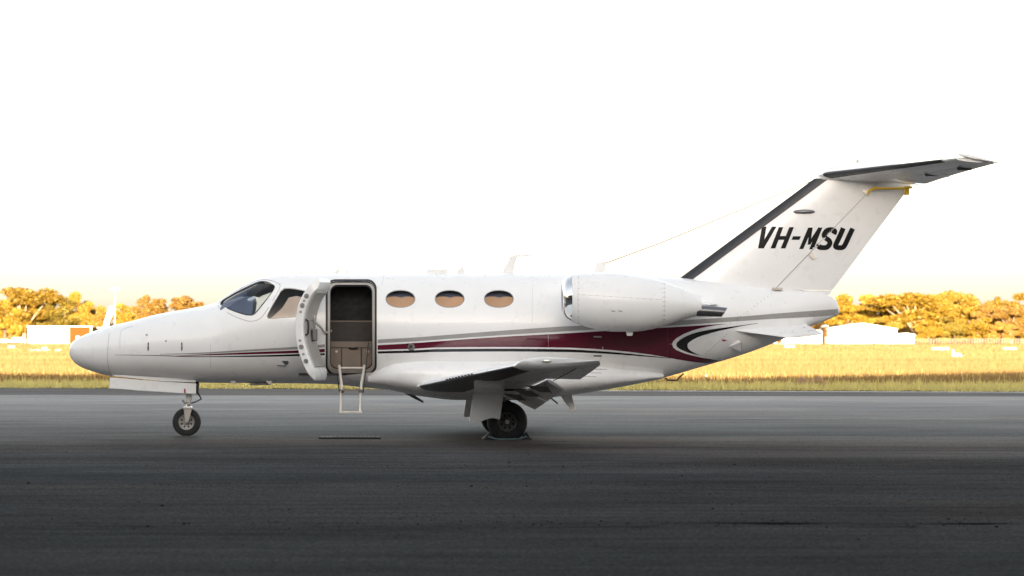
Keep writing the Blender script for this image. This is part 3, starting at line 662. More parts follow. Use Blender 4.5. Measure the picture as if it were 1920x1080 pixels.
# nacelles
nt_ = curve([(1054, 530), (1057, 523), (1063, 518), (1075, 514), (1100, 511.5), (1131, 511), (1160, 512), (1198, 517), (1242, 527), (1287, 544), (1314, 556)])
nb_ = curve([(1054, 586), (1057, 591), (1063, 597), (1076, 604), (1109, 616), (1153, 622), (1187, 622), (1220, 618), (1242, 612), (1287, 597), (1314, 590)])
YN = -1.36
def nring(px, sc=1.0, n=40, yn=YN):
    a_, b2 = P(px, nt_(px), yn), P(px, nb_(px), yn); zc = (a_.z + b2.z) / 2; r = (a_.z - b2.z) / 2 * sc
    return [Vector((a_.x, yn + r * math.cos(2 * math.pi * k / n), zc + r * math.sin(2 * math.pi * k / n))) for k in range(n)]
for side in (-1, 1):
    fn = (lambda m_: m_) if side < 0 else mirror
    nac = empty('engine_nacelle'); nac.parent = jet
    q = MB(); q.rings([nring(p) for p in [1071, 1076, 1082, 1090] + [1100 + 8 * i for i in range(27)] + [1314]], False); q.rings([nring(1314), nring(1311, .93), nring(1290, .8)], False); fn(q).build('cowling', M['white'], nac); NB = BVHTree.FromPolygons(q.v, q.f) if side < 0 else NB
    def cxz(px): r_ = nring(px); c_ = sum(r_, Vector()) / len(r_); return c_, (r_[0] - c_).length
    q = MB(); q.rings([nring(p, s_) for p, s_ in ((1070.8, 1.0), (1063, 1), (1058, 1), (1055, .99), (1053.6, .95), (1054, .90), (1057, .82), (1064, .73), (1080, .66), (1100, .63))], False); fn(q).build('intake_lip', M['chrome'], nac)
    c_, r_ = cxz(1096); q = MB(); q.lathe(c_, [(-.16, 0), (-.10, .05), (0, .09), (.002, r_ * .66)], 'X', 32); fn(q).build('fan', M['steel'], nac)
    q = MB(); c0 = P(1314, 582.5, YN); c1 = P(1358, 585.5, YN)
    rs = []
    for t_, r2 in ((-.2, .078), (0, .075), (.5, .07), (1, .062)):
        cc = lerp(c0, c1, t_); rs.append([cc + Vector((.04 * math.sin(2 * math.pi * k / 28) * max(0, t_), r2 * 1.5 * math.cos(2 * math.pi * k / 28), r2 * math.sin(2 * math.pi * k / 28))) for k in range(28)])
    rs.append([p + Vector((-.02, 0, 0)) + (lerp(c0, c1, 1) - p) * .1 for p in rs[-1]]); rs.append([p + Vector((-.3, 0, 0)) for p in rs[-1]])
    q.rings(rs, False); q.rings([rs[-1], [lerp(c0, c1, .4)] * 28], False); fn(q).build('exhaust_nozzle', M['steel'], nac)
    q = MB(); a_ = P(1180, 622, YN); q.prism([a_ + Vector((-.055, -.02, .03)), a_ + Vector((.06, -.02, .03)), a_ + Vector((.04, -.02, -.055)), a_ + Vector((-.03, -.02, -.055))], (0, .04, 0)); fn(q).build('drain_mast', M['white2'], nac, smooth=False, bevel=.006)
    q = MB(); pl = P(1110, 560, -.7); pt = P(1330, 566, -.7); q.rings([section(P(1100, 556, -.5), P(1345, 570, -.5), Zt, .11), section(P(1100, 556, -1.1), P(1330, 572, -1.15), Zt, .11)]); fn(q).build('pylon', M['white'], nac)
    if side < 0:
        q = MB()
        for px in (1085,):
            for i in range(9): patch(oval(px + .0, 520 + i * 10.5, .75, .75, 6), .002, 1, NB, q)
        for i in range(12): patch(oval(1095 + i * 12.5, 553 + i * .8, .75, .75, 6), .002, 1, NB, q)
        for px in (1243.5, 1247.5):
            for i in range(9): patch(oval(px - abs(i - 4) * .3, 532 + i * 8.4, .8, .8, 6), .002, 1, NB, q)
        for px in (1285, 1293): patch(oval(px, 588.5, .8, .8, 6), .002, 1, NB, q)
        tag(q.build('rivets', M['rivet'], nac, fix=False), kind='stuff')
        for x in (1146, 1159): patch([(x, 582), (x + 7, 583), (x + 8, 584.4), (x + 1, 583.6)], .002, 2, NB).build('latch', M['steel'], nac, fix=False)
        for pts in ([(1084.5, 516), (1083.5, 560), (1084.5, 606)], [(1245.5, 530), (1246, 570), (1244, 608)], [(1088, 552.5), (1160, 557), (1242, 562)]):
            seamline(pts, .25, .0016, NB).build('cowl_joint', M['seamg'], nac, fix=False)

# antennas
def blade(name, pts, w=.03, yl=0, mat='white2'): MB().prism([P(x, y, yl) - Vector((0, w / 2, 0)) for x, y in pts], (0, w, 0)).build(name, M[mat], jet, smooth=False, bevel=.008)
blade('blade_antenna', [(940, 516), (951, 494), (958, 480), (967, 478), (998, 478), (998, 480), (970, 481), (965, 496), (961, 516)])
blade('wire_mast', [(1112, 516), (1118, 494), (1136, 489), (1132, 516)])
blade('blade_antenna', [(556, 515), (560, 511), (568, 510), (570, 515)]); blade('blade_antenna', [(582, 515), (585, 511), (596, 510), (598, 515)])
blade('blade_antenna', [(625, 515), (631, 506), (635, 504), (637, 515)]); blade('blade_antenna', [(644, 515), (649, 507), (652, 505), (653, 515)])
blade('dome_antenna', [(732, 515), (735, 511), (741, 511), (744, 515)], .08)
blade('flat_antenna', [(799, 515), (801, 506), (838, 505), (842, 515)], .14); blade('dome_antenna', [(856, 515), (860, 504), (868, 501), (873, 515)], .08)
MB().path([P(1126, 497, 0), P(1240, 455, 0), P(1380, 397, 0), P(1528, 337, 0)], .0055, 5).build('aerial_wire', M['line'], jet)
blade('belly_antenna', [(1047, 736), (1070, 730), (1075, 752), (1080, 768), (1076, 772), (1072, 770), (1061, 757)], .035)
MB().path([P(1030, 744, -.5), P(1046, 757, -.5)], .012, 6).build('drain_tube', M['steel'], jet)
MB().path([P(762, 735, -.1), P(778, 745, -.1), P(794, 754, -.1)], [.03, .022, .012], 8).build('belly_probe', M['steel'], jet)
MB().path([P(1247, 708, 0), P(1252, 713, 0), P(1268, 713.5, 0), P(1282, 700, 0)], .012, 6).build('tail_skid', M['steel'], jet)
for x in (437, 504):
    MB().prism([P(x - 6, 714, -.25), P(x + 5, 714, -.25), P(x + 6, 722, -.25), P(x - 1, 720, -.25)], (0, .06, 0)).build('belly_vent', M['alu'], jet, smooth=False)
MB().box(P(490, 720, 0), (.3, .3, .03)).build('belly_plate', M['steel'], jet, smooth=False)

# ---------------- cabin door, doorway, ladder
dr = empty('cabin_door'); dr.parent = jet
hx, hy = P(585, 610, -.78).x, -.715; TH = R(104)
def skin_y(z):                                                   # outer skin half-width at the doorway
    s_ = sect(650); best = None
    lo = [p for p in s_ if p.y < 0]; lo.sort(key=lambda p: p.z)
    for p, q2 in zip(lo, lo[1:]):
        if p.z <= z <= q2.z: t_ = (z - p.z) / max(1e-6, q2.z - p.z); return p.y + (q2.y - p.y) * t_
    return lo[0].y if z < lo[0].z else lo[-1].y
ZM = P(650, 640, -.75).z
def dpt(u, z, n_=0):                                             # door coordinates: width, height, inward offset
    y0 = skin_y(z); e = .01; dy = (skin_y(z + e) - skin_y(z - e)) / (2 * e); nx = Vector((0, 1, -dy)).normalized()
    p = Vector((u, (y0 - hy) * (.8 if z > ZM else .8 - .22 * min(1, (ZM - z) / .5)), z)) + nx * n_
    return Vector((hx + p.x * math.cos(TH) + p.y * math.sin(TH), hy - p.x * math.sin(TH) + p.y * math.cos(TH), p.z))
z0, z1 = P(650, 713, -.75).z, P(650, 523, -.75).z; nz = 30; WD = .66
def dz(i): return z0 + (z1 - z0) * i / nz
T_ = .115
rs = []
for i in range(nz + 1):
    z = dz(i); a_ = 0.02; b2 = WD
    if i in (0, nz): b2 -= .06; a_ += .03
    if i in (1, nz - 1): b2 -= .02
    t0 = T_ * (.5 if i in (0, nz) else 1)
    rs.append([dpt(a_, z, 0), dpt(b2 - .015, z, 0), dpt(b2, z, .012), dpt(b2, z, t0 - .012), dpt(b2 - .015, z, t0), dpt(a_, z, t0)])
q = MB(); q.rings(rs); q.build('door_panel', M['white'], dr, bevel=.004)
q = MB(); q.rings([[dpt(.06, dz(i), T_), dpt(WD - .07, dz(i), T_), dpt(WD - .085, dz(i), T_ + .018), dpt(.075, dz(i), T_ + .018)] for i in range(2, nz - 1)]); q.build('door_liner', M['frame'], dr)
for i, big in ((25.5, 1), (22.5, 1), (9.5, 1), (5, 1), (24, 0), (7.2, 0), (11.5, 0), (20.5, 0)):
    z = z0 + (z1 - z0) * i / nz; q = MB(); c_ = dpt(WD + .001, z, T_ / 2); d_ = (dpt(WD + .05, z, T_ / 2) - c_).normalized()
    q.path([c_ - d_ * .01, c_ + d_ * .006], .034 if big else .018, 14); o = q.build('lock_rosette', M['grey_p'], dr)
    if big:
        for k in range(3):
            z2 = z + .02 * (k - 1); c2 = dpt(WD + .001, z2, T_ / 2 + .012 * (k % 2)); MB().path([c2, c2 + d_ * .016], .008, 8).build('lock_pin', M['steel'], dr)
zc = z0 + (z1 - z0) * .52
q = MB(); pts = [dpt(WD - .05, zc - .12, T_ + .015), dpt(WD - .05, zc - .10, T_ + .05), dpt(WD - .05, zc, T_ + .06), dpt(WD - .05, zc + .1, T_ + .05), dpt(WD - .05, zc + .13, T_ + .015)]
q.path(pts, .014); q.build('door_handle', M['seal'], dr)
MB().box(dpt(.30, zc - .12, T_ + .06), (.07, .12, .16)).build('latch_gear', M['steel'], dr, smooth=False, bevel=.01)
MB().path([dpt(.34, zc - .08, T_ + .05), dpt(.36, zc + .05, T_ + .07), dpt(.34, zc + .2, T_ + .05)], .012).build('release_lever', M['alu'], dr)
MB().path([dpt(.28, zc + .12, T_ + .03), P(600, 612, -.98), P(607, 622, -.86), P(615, 624, -.76), P(621, 620, -.70)], .016).build('door_strut', M['frame'], dr)
# black seal and grey frame of the doorway
def densep(p, k=8):
    p = list(p) + [p[0]]; return dense(p, k)
OUTR = rrect(610.6, 524.2, 706.4, 703.2, 18)
strip(densep(OUTR), densep(DOOR), .006, rows=1).build('door_seal', M['seal'], fus, fix=False)
def inset(poly, e):
    cx = sum(p[0] for p in poly) / len(poly); cy = sum(p[1] for p in poly) / len(poly); hx_, hy_ = 44, 86
    return [(cx + (p[0] - cx) * (1 - e / hx_), cy + (p[1] - cy) * (1 - e / hy_)) for p in poly]
strip(densep(DOOR), densep(inset(DOOR, 4.2)), -.02, rows=1).build('door_frame', M['frame'], fus, fix=False)
strip(densep(inset(DOOR, 4)), densep(inset(DOOR, 5.6)), -.035, rows=1).build('inner_seal', M['seal'], fus, fix=False)
patch([(640, 703), (700, 697), (706, 692), (707, 706), (702, 713), (692, 715), (668, 712)], .012, 4).build('sill_fairing', M['white'], fus, fix=False)
# entry closet seen through the doorway
def panel(name, x0, y0, x1, y1, yl, th, mat, bev=.006):
    a_, b2 = P(x0, y1, yl), P(x1, y0, yl)
    return MB().box(((a_.x + b2.x) / 2, yl + th / 2, (a_.z + b2.z) / 2), (b2.x - a_.x, th, b2.z - a_.z)).build(name, M[mat], fus, smooth=False, bevel=bev)
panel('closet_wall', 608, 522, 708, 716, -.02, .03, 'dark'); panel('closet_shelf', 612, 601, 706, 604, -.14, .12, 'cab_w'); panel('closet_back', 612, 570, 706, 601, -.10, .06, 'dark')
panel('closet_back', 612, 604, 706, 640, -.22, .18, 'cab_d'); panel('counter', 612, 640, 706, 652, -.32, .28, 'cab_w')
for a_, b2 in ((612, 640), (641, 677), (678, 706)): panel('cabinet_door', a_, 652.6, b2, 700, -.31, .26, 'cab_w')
MB().path([P(654, 652, -.33), P(659, 653.5, -.335), P(665, 653.5, -.335), P(671, 652, -.33)], .012).build('drawer_pull', M['dark'], fus)
for x in (631, 690): MB().path([P(x, 659, -.315), P(x, 659, -.33)], .018, 12).build('cabinet_latch', M['alu'], fus)
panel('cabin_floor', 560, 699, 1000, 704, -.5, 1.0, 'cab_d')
for nm, px in (('forward_bulkhead', 605), ('aft_bulkhead', 711)):
    r_ = sect(px, .052, 48); MB().rings([r_, [p + Vector((.02, 0, 0)) for p in r_]]).build(nm, M['cab_d'], fus)
# ladder
ld = empty('boarding_ladder'); ld.parent = jet
for xa, xb, xc in ((636, 640.5, 639.5), (683, 677, 676)):
    MB().path([P(xa, 686, -.66), P(xa + (1 if xa < 650 else -1), 694, -.80), P(xb, 722, -.95), P(xb, 734, -1.0)], .019, 8).build('upper_rail', M['cream'], ld)
    MB().path([P(xc, 730, -1.02), P(xc - .5, 773, -1.12)], .016, 8).build('lower_rail', M['cream'], ld)
    MB().path([P(xa - 4 if xa < 650 else xa + 8, 700 if xa < 650 else 642, -.70), P(xb - 4 if xa < 650 else xb + 4, 736, -1.0)], .008, 5).build('stay_cable', M['seal'], ld)
    MB().box(P(xb, 733, -1.01), (.06, .06, .05)).build('ladder_joint', M['steel'], ld, smooth=False, bevel=.006)
a_, b2 = P(639, 731.5, -1.06), P(678, 731.5, -1.06); MB().box((a_ + b2) / 2, ((b2 - a_).length, .12, .022)).build('tread', M['cab_w'], ld, smooth=False, bevel=.004)
a_, b2 = P(636, 773, -1.14), P(679, 773, -1.14); MB().box((a_ + b2) / 2, ((b2 - a_).length, .10, .03)).build('tread', M['cream'], ld, smooth=False, bevel=.004)
MB().path([P(637, 690, -.72), P(684, 690, -.72)], .014, 8).build('sill_bar', M['cream'], ld)
# cockpit
ck = empty('cockpit'); ck.parent = jet
a_ = P(440, 580, 0); MB().prism([P(412, 577, -.5), P(424, 566, -.5), P(450, 556, -.5), P(474, 556, -.5), P(477, 566, -.5), P(472, 600, -.5), P(415, 600, -.5)], (0, 1.0, 0)).build('glareshield', M['navy'], ck, smooth=False, bevel=.02)
for s_ in (-1, 1):
    yl = .36 * s_ - .22
    MB().prism([P(548, 585, yl), P(556, 560, yl), P(566, 558, yl), P(575, 620, yl), P(552, 640, yl), P(520, 640, yl), P(520, 625, yl)], (0, .44, 0)).build('pilot_seat', M['cabin'], ck, smooth=False, bevel=.04)
    MB().path([P(489, 588, .36 * s_ - .12), P(488, 578, .36 * s_), P(489, 588, .36 * s_ + .12)], .015).build('control_yoke', M['dark'], ck)
MB().prism([P(487, 527, -.06), P(500, 522, -.06), P(490, 540, -.06), P(472, 556, -.06), P(466, 556, -.06)], (0, .12, 0)).build('centre_post', M['white2'], ck, smooth=False)
MB().box(P(468, 549, -.1), (.08, .1, .08)).build('compass', M['navy'], ck, smooth=False, bevel=.012)

# ---------------- landing gear
def wheel(parent, c, r, w, rimr, rimmat, flat=0):
    prof = [(-w * .30, rimr), (-w * .46, rimr * 1.06), (-w * .5, (rimr + r) / 2), (-w * .44, r * .93), (-w * .28, r * .99), (0, r), (w * .28, r * .99), (w * .44, r * .93), (w * .5, (rimr + r) / 2), (w * .46, rimr * 1.06), (w * .30, rimr)]
    q = MB(); q.lathe(c, prof, 'Y', 48)
    if flat: q.v = [(x, y, max(z, flat + .004)) for x, y, z in q.v]
    q.build('tyre', M['tyre'], parent)
    q = MB(); q.lathe(c, [(-w * .30, rimr * 1.01), (-w * .36, rimr * .97), (-w * .34, rimr * .86), (-w * .2, rimr * .80), (-w * .16, rimr * .45), (-w * .30, rimr * .36), (-w * .32, 0)], 'Y', 36); q.lathe(c, [(w * .30, rimr * 1.01), (w * .3, rimr * .5), (w * .3, 0)], 'Y', 36)
    q.build('rim', M[rimmat], parent)
    for k in range(8):
        t_ = 2 * math.pi * (k + .5) / 8; p = Vector(c) + Vector((math.cos(t_) * rimr * .63, -w * .19, math.sin(t_) * rimr * .63)); MB().path([p + Vector((0, .02, 0)), p + Vector((0, -.004, 0))], rimr * .12, 10).build('rim_hole', M['dark'], parent)
    MB().path([Vector(c) + Vector((0, -w * .28, 0)), Vector(c) + Vector((0, -w * .42, 0))], [rimr * .24, rimr * .19], 14).build('hub_cap', M['alu'], parent)
GZ = .012
ng = empty('nose_gear'); ng.parent = jet
c0 = P(350, 792, 0); c0.z = GZ + .196
wheel(ng, c0, .198, .13, .112, 'rim', GZ)
MB().path([P(357, 715, 0), P(354.5, 745, 0), P(353, 758, 0)], [.05, .045, .03], 14).build('oleo', M['white2'], ng); MB().path([P(353.5, 744, 0), P(352.5, 766, 0)], .03, 12).build('piston', M['chrome'], ng)
MB().box(P(352, 765, 0), (.12, .22, .05)).build('fork_crown', M['alu'], ng, smooth=False, bevel=.015)
for s_ in (-1, 1):
    y = .085 * s_; MB().prism([P(344, 764, y), P(361, 764, y), P(356, 783, y), P(353, 793, y), P(348, 793, y), P(346, 783, y)], (0, .022 * s_, 0)).build('fork_leg', M['alu'], ng, smooth=False, bevel=.006)
MB().path([P(342, 750, -.03), P(347, 757, -.03), P(353, 755, -.03)], .012, 6).build('tow_lug', M['alu'], ng)
MB().path([P(366, 733, 0), P(373, 740, 0), P(377.5, 748, 0), P(368, 753, 0), P(358, 756, 0)], [.016, .014, .012, .010, .010], 6).build('torque_link', M['steel'], ng)
MB().path([P(371, 716, 0), P(370, 737, 0)], .02, 8).build('door_link', M['steel'], ng)
for s_ in (-1, 1):
    y = .21 * s_
    MB().prism([P(206, 708, y), P(225, 709, y), P(290, 714.5, y), P(368, 719, y), P(367.5, 738.5, y), P(330, 736.5, y), P(258, 732, y), P(230, 729.5, y), P(205, 728.5, y)], (0, .022 * s_, 0)).build('nose_gear_door', M['white'], ng, smooth=False, bevel=.005)
MB().prism([P(209, 702.5, -.24), P(240, 704, -.24), P(367, 711, -.24), P(367, 717, -.24), P(300, 714.5, -.24), P(215, 705.5, -.24)], (0, .02, 0)).build('door_sill', M['white'], ng, smooth=False, bevel=.004)
MB().prism([P(345, 729, -.236), P(348, 729, -.236), P(348, 737, -.236), P(345, 737, -.236)], (0, .002, 0)).build('red_tag', M['red'], ng, smooth=False)
MB().box(P(335, 716, 0), (.55, .36, .05)).build('nose_wheel_bay', M['dark'], ng, smooth=False)
for s_ in (-1, 1):
    fn = (lambda m_: m_) if s_ < 0 else mirror
    mg = empty('main_gear'); mg.parent = jet
    c0 = P(951, 793, -1.65); r = .272; c0.z = GZ + .232
    cc = c0.copy(); cc.y *= -s_
    wheel(mg, cc, r, .18, .135, 'rimd', GZ)
    q = MB(); q.path([P(915, 728, -1.5), P(918, 760, -1.5), P(921, 775, -1.5)], [.05, .05, .045], 14); fn(q).build('strut', M['white2'], mg)
    q = MB(); q.path([P(921, 772, -1.5), P(936, 785, -1.5), P(951, 793, -1.52)], [.05, .045, .04], 12); fn(q).build('trailing_link', M['alu'], mg)
    q = MB(); q.path([P(945, 745, -1.5), P(942, 770, -1.5), P(940, 786, -1.5)], [.03, .03, .02], 10); fn(q).build('shock_absorber', M['steel'], mg)
    y = -1.80; q = MB(); q.prism([P(888, 735.5, y), P(944, 735, y), P(941, 764, y), P(937, 787, y), P(930, 785, y), P(924, 784, y), P(917, 785, y), P(910, 787, y), P(900, 791.5, y), P(884, 793, y), P(880.5, 791.5, y), P(880, 789, y)], (0, .025, 0)); fn(q).build('strut_door', M['white'], mg, smooth=False, bevel=.006)
    q = MB(); tp_ = [(889, 714), (890, 709), (894, 705.5), (902, 703), (914, 701), (926, 699.3), (938, 697.8), (947, 697)]; bm_ = [(888.5 + 56.5 * i / 7, 733) for i in range(8)]; vs = []
    for (x0, y0), (x1, y1) in zip(tp_, bm_):
        for k in range(5):
            e = k / 4; vs.append(hit(x0 + (x1 - x0) * e, y0 + (y1 - y0) * e, WB[0], .004 + .07 * e) or P(x0 + (x1 - x0) * e, y0 + (y1 - y0) * e, -1.75))
    q.add(vs, [(i * 5 + k, i * 5 + 5 + k, i * 5 + 6 + k, i * 5 + 1 + k) for i in range(7) for k in range(4)]); fn(q).build('upper_door', M['white'], mg)
    q = MB(); q.path([P(900, 745, -1.78), P(915, 750, -1.5)], .015, 8); fn(q).build('door_link', M['steel'], mg)

# ------------------------------------------------------------------ things on the apron
def chock(px, yl, flip, label):
    p = MW @ P(px, 800, yl); o = empty('wheel_chock', (p.x, p.y, .009), YAW); s_ = flip
    MB().prism([(-.075, -.14, 0), (.075, -.14, 0), (.03 * s_ + .02 * s_, -.14, .075), (.01 * s_, -.14, .085)], (0, .28, 0)).build('wedge', M['seal'], o, smooth=False, bevel=.006)
    MB().prism([(-.0775 * s_ + .0, -.05, .012), (.015 * s_, -.05, .088), (.015 * s_, .05, .088), (-.0775 * s_, .05, .012)], (-.004 * s_, 0, .003)).build('reflective_plate', M['rimd'], o, smooth=False)
    return tag(o, label, 'wheel chock', 'chocks at the near main wheel')
chock(915, -1.65, 1, 'black wheel chock in front of the near main wheel'); chock(987.5, -1.65, -1, 'black wheel chock behind the near main wheel')
a_, b2 = MW @ P(915, 800, -1.82), MW @ P(987.5, 800, -1.82); q = MB()
q.path(spl([(a_.x, a_.y, .05), (a_.x + .12, a_.y - .06, .02), (a_.x + .26, a_.y - .1, .018), (b2.x - .22, b2.y - .1, .018), (b2.x - .1, b2.y - .05, .022), (b2.x, b2.y, .05)]), .009, 6)
tag(q.build('chock_rope', M['rope']), 'thin teal rope joining the two chocks at the main wheel', 'rope')
y = gd(824) - DC; xa, xb = G(598, gd(824))[0], G(714, gd(824))[0]
dg = empty('drain_cover', ((xa + xb) / 2, y, .009)); tag(dg, 'flat dark metal bar lying on the asphalt below the boarding ladder', 'drain cover')
MB().box((0, 0, .012), (xb - xa, .30, .022)).build('frame', M['dark'], dg, smooth=False, bevel=.004)
for i in range(14): MB().box(((i - 6.5) * (xb - xa) / 14.5, .02, .026), (.035, .2, .008)).build('slat', M['rimd'], dg, smooth=False)
MB().box((.05, .12, .03), ((xb - xa) * .75, .02, .012)).build('lip', M['rimd'], dg, smooth=False)

# ------------------------------------------------------------------ the far side of the airfield
def gable(name, label, px0, px1, d, depth, ez, rz, wallm='hwhite', endm=None, group=None):
    x0, y0 = G(px0, d); x1, _ = G(px1, d); w = x1 - x0
    o = empty(name, ((x0 + x1) / 2, y0, 0)); tag(o, label, 'building')
    q = MB(); pr = [(-w / 2, 0, 0), (w / 2, 0, 0), (w / 2, 0, ez), (0, 0, rz), (-w / 2, 0, ez)]; q.prism(pr, (0, depth, 0)); q.build('wall', M[wallm], o, smooth=False)
    for s_ in (-1, 1):
        q = MB(); q.prism([(0, -.4, rz + .05), (s_ * (w / 2 + .3), -.4, ez + .02), (s_ * (w / 2 + .3), -.4, ez + .2), (0, -.4, rz + .25)], (0, depth + .8, 0)); q.build('roof', M['roofg'], o, smooth=False)
    return o, w
HD = 1090
o, w = gable('white_hangar', 'wide white gabled hangar with a dark door post, right of the tail', 1552, 1682, HD, 30, 4.3, 6.0)
MB().box((.17 * w, -.1, 2.0), (.9, .2, 4)).build('door_post', M['hgrey'], o, smooth=False)
for k in range(4): MB().box((-w / 2 + w * (.06 + .16 * k), -.09, 2.0), (2.4, .16, 3.8)).build('door_leaf', M['hwhite'], o, smooth=False)
o, w = gable('white_annex', 'low white flat-fronted annex on the right side of the white hangar', 1682.5, 1714, HD + 4, 18, 2.6, 3.0)
MB().box((-w * .2, -.08, 1.1), (1.2, .14, 2.1)).build('door', M['hgrey'], o, smooth=False)
o, w = gable('white_shed', 'low white shed just left of the white hangar, under the tail strake', 1500, 1545, HD + 10, 16, 3.4, 4.2)
MB().box((0, -.08, 1.4), (3, .14, 2.6)).build('door', M['roofg'], o, smooth=False)
o, w = gable('brown_shed', 'narrow brown lean-to between the white shed and the white hangar', 1545.5, 1551.5, HD + 2, 10, 5.0, 5.4, 'horange')
MB().box((0, -.08, 1.1), (.5, .14, 2)).build('door', M['hgrey'], o, smooth=False)
o, w = gable('white_store', 'long low white store half hidden below the tail cone', 1452, 1498, HD + 15, 14, 2.2, 2.8)
MB().box((-w * .3, -.08, 1), (1.6, .14, 1.8)).build('door', M['horange'], o, smooth=False)
# left: flat-roofed hangar with rust end
x0, y0 = G(52, 1150); x1, _ = G(130, 1150); x2, _ = G(172, 1150); lh = empty('white_shed', ((x0 + x1) / 2, y0, 0)); tag(lh, 'long white flat-roofed hangar with a rust-brown end, left of the nose', 'building')
hz = 5.3
MB().box((0, 8, hz / 2), (x1 - x0, 16, hz)).build('wall', M['hwhite'], lh, smooth=False)
cx = (x1 + x2) / 2 - (x0 + x1) / 2; MB().box((cx, 8.3, hz / 2 - .1), (x2 - x1 - .02, 16, hz - .2)).build('end_wall', M['horange'], lh, smooth=False)
MB().box((cx - 1.2, .2, 1.2), (.5, .16, 2.4)).box((cx + .2 - .9, .2, 1.2), (.25, .16, 2.4)).build('door', M['hwhite'], lh, smooth=False)
MB().box(((x2 - x1) / 2, 8, hz + .12), (x2 - x0 + .6, 17, .24)).build('roof', M['roofg'], lh, smooth=False)
MB().box((x2 - (x0 + x1) / 2 - .2, -.02, hz / 2), (.4, .3, hz)).build('corner_post', M['hwhite'], lh, smooth=False)
# vans parked left of it
for px, l, hh, lab in ((35, 4.6, 1.9, 'white van parked at the left end of the white hangar'), (8, 5.0, 1.3, 'white car parked at the far left edge below the trees')):
    x, y = G(px, 1140); v = empty('parked_van' if hh > 1.5 else 'parked_car', (x, y, 0)); tag(v, lab, 'van' if hh > 1.5 else 'car')
    MB().prism([(-l / 2, 0, .35), (l / 2, 0, .35), (l / 2, 0, hh * .55), (l * .38, 0, hh * .6), (l * .25, 0, hh), (-l * .45, 0, hh), (-l / 2, 0, hh * .6)], (0, 1.8, 0)).build('body', M['hwhite'], v, smooth=False, bevel=.06)
    MB().prism([(-l * .2, -.02, hh * .62), (l * .33, -.02, hh * .62), (l * .22, -.02, hh * .92), (-l * .2, -.02, hh * .92)], (0, .02, 0)).build('side_window', M['navy'], v, smooth=False)
    for sx in (-.3, .3): MB().lathe((l * sx, .1, .33), [(-.1, 0), (-.1, .33), (.1, .33), (.1, 0)], 'Y', 16).build('wheel', M['tyre'], v)
# light pole and parked light aircraft behind the nose
x, y = G(215.5, 700); lp = empty('light_pole', (x, y, 0)); tag(lp, 'tall thin white light pole with crossbar above the nose', 'light pole')
MB().path([(0, 0, 0), (0, 0, 11.2)], [.09, .06], 8).build('pole', M['marker'], lp); MB().box((0, 0, 11.25), (1.9, .3, .16)).build('crossbar', M['marker'], lp, smooth=False)
for k in range(4): MB().box((-.75 + .5 * k, -.1, 11.1), (.28, .2, .14)).build('floodlight', M['roofg'], lp, smooth=False)
d = 260; sc = d / FP
x, y = G(200, d); la = empty('light_aircraft', (x, y, 0)); tag(la, 'small white aircraft hidden behind the nose, only its swept tail fin showing', 'airplane')
def LZ(py): return HC + (636 - py) * sc
MB().prism([(-9 * sc, 0, LZ(618)), (-1 * sc, 0, LZ(592)), (3 * sc, 0, LZ(577)), (8 * sc, 0, LZ(573)), (16 * sc, 0, LZ(574)), (14 * sc, 0, LZ(585)), (5 * sc, 0, LZ(602)), (2 * sc, 0, LZ(622))], (0, .1, 0)).build('tail_fin', M['marker'], la, smooth=False, bevel=.02)
MB().prism([(-14 * sc, -1.4, LZ(614)), (-4 * sc, -1.4, LZ(614)), (-4 * sc, -1.4, LZ(615.6)), (-14 * sc, -1.4, LZ(615.6))], (0, 2.8, 0)).build('tailplane', M['marker'], la, smooth=False)
q = MB(); q.path([(-8 * sc, .05, LZ(619)), (60 * sc, .05, LZ(622)), (120 * sc, .05, LZ(624)), (160 * sc, .05, LZ(628)), (185 * sc, .05, LZ(632))], [.1, .35, .55, .5, .15], 16); q.build('fuselage', M['marker'], la)
MB().box((115 * sc, 0, LZ(612)), (1.3, 9, .14)).build('wing', M['marker'], la, smooth=False, bevel=.03)
for sx, yy in ((110, -1), (110, 1), (165, 0)):
    MB().path([(sx * sc, yy * .6, LZ(630)), (sx * sc, yy, .16)], .04, 6).build('gear_leg', M['marker'], la); MB().lathe((sx * sc, yy, .17), [(-.06, 0), (-.06, .17), (.06, .17), (.06, 0)], 'Y', 14).build('wheel', M['tyre'], la)
# field markers
def marker(px, py, l, hh, lab, cone=False):
    d = gd(py); x, y = G(px, d); l = l * d / FP; hh = hh * d / FP
    if cone:
        q = MB(); q.lathe((0, 0, 0), [(0, hh * .55), (hh * .06, hh * .55), (hh * .08, hh * .42), (hh, hh * .08), (hh, 0)], 'Z', 14); o = q.build('cone_marker', M['marker'])
    else:
        o = MB().prism([(-l / 2, -.5, 0), (-l / 2, .5, 0), (-l / 2, 0, hh)], (l, 0, 0)).build('field_marker', M['marker'], smooth=False)
    o.location = (x, y, .01); return tag(o, lab, 'marker', 'white markers on the airfield grass')
marker(75, 658.6, 38, 3.2, 'longest white marker bar in the grass left of the nose'); marker(110, 658.9, 13, 3.2, 'short white marker bar in the grass closest to the nose tip')
marker(22, 652.5, 11, 4, 'white marker bar in the grass at the far left'); marker(84, 654, 10, 3, 'short white marker bar behind the longest one, left of the nose')
marker(1763, 657, 32, 5, 'white marker bar in the grass right of the white hangar'); marker(1893, 656.5, 25, 4.5, 'white marker bar in the grass at the far right')
marker(1480, 651.8, 18, 4, 'white marker bar in the grass below the white shed'); marker(1324, 713.5, 0, 11, 'white cone marker in the grass below the tail', True)
x, y = G(1792, gd(671)); o = empty('wind_indicator', (x, y, 0)); o.scale = (.38, .38, .38); tag(o, 'small white wind indicator standing in the grass at the right', 'wind indicator')
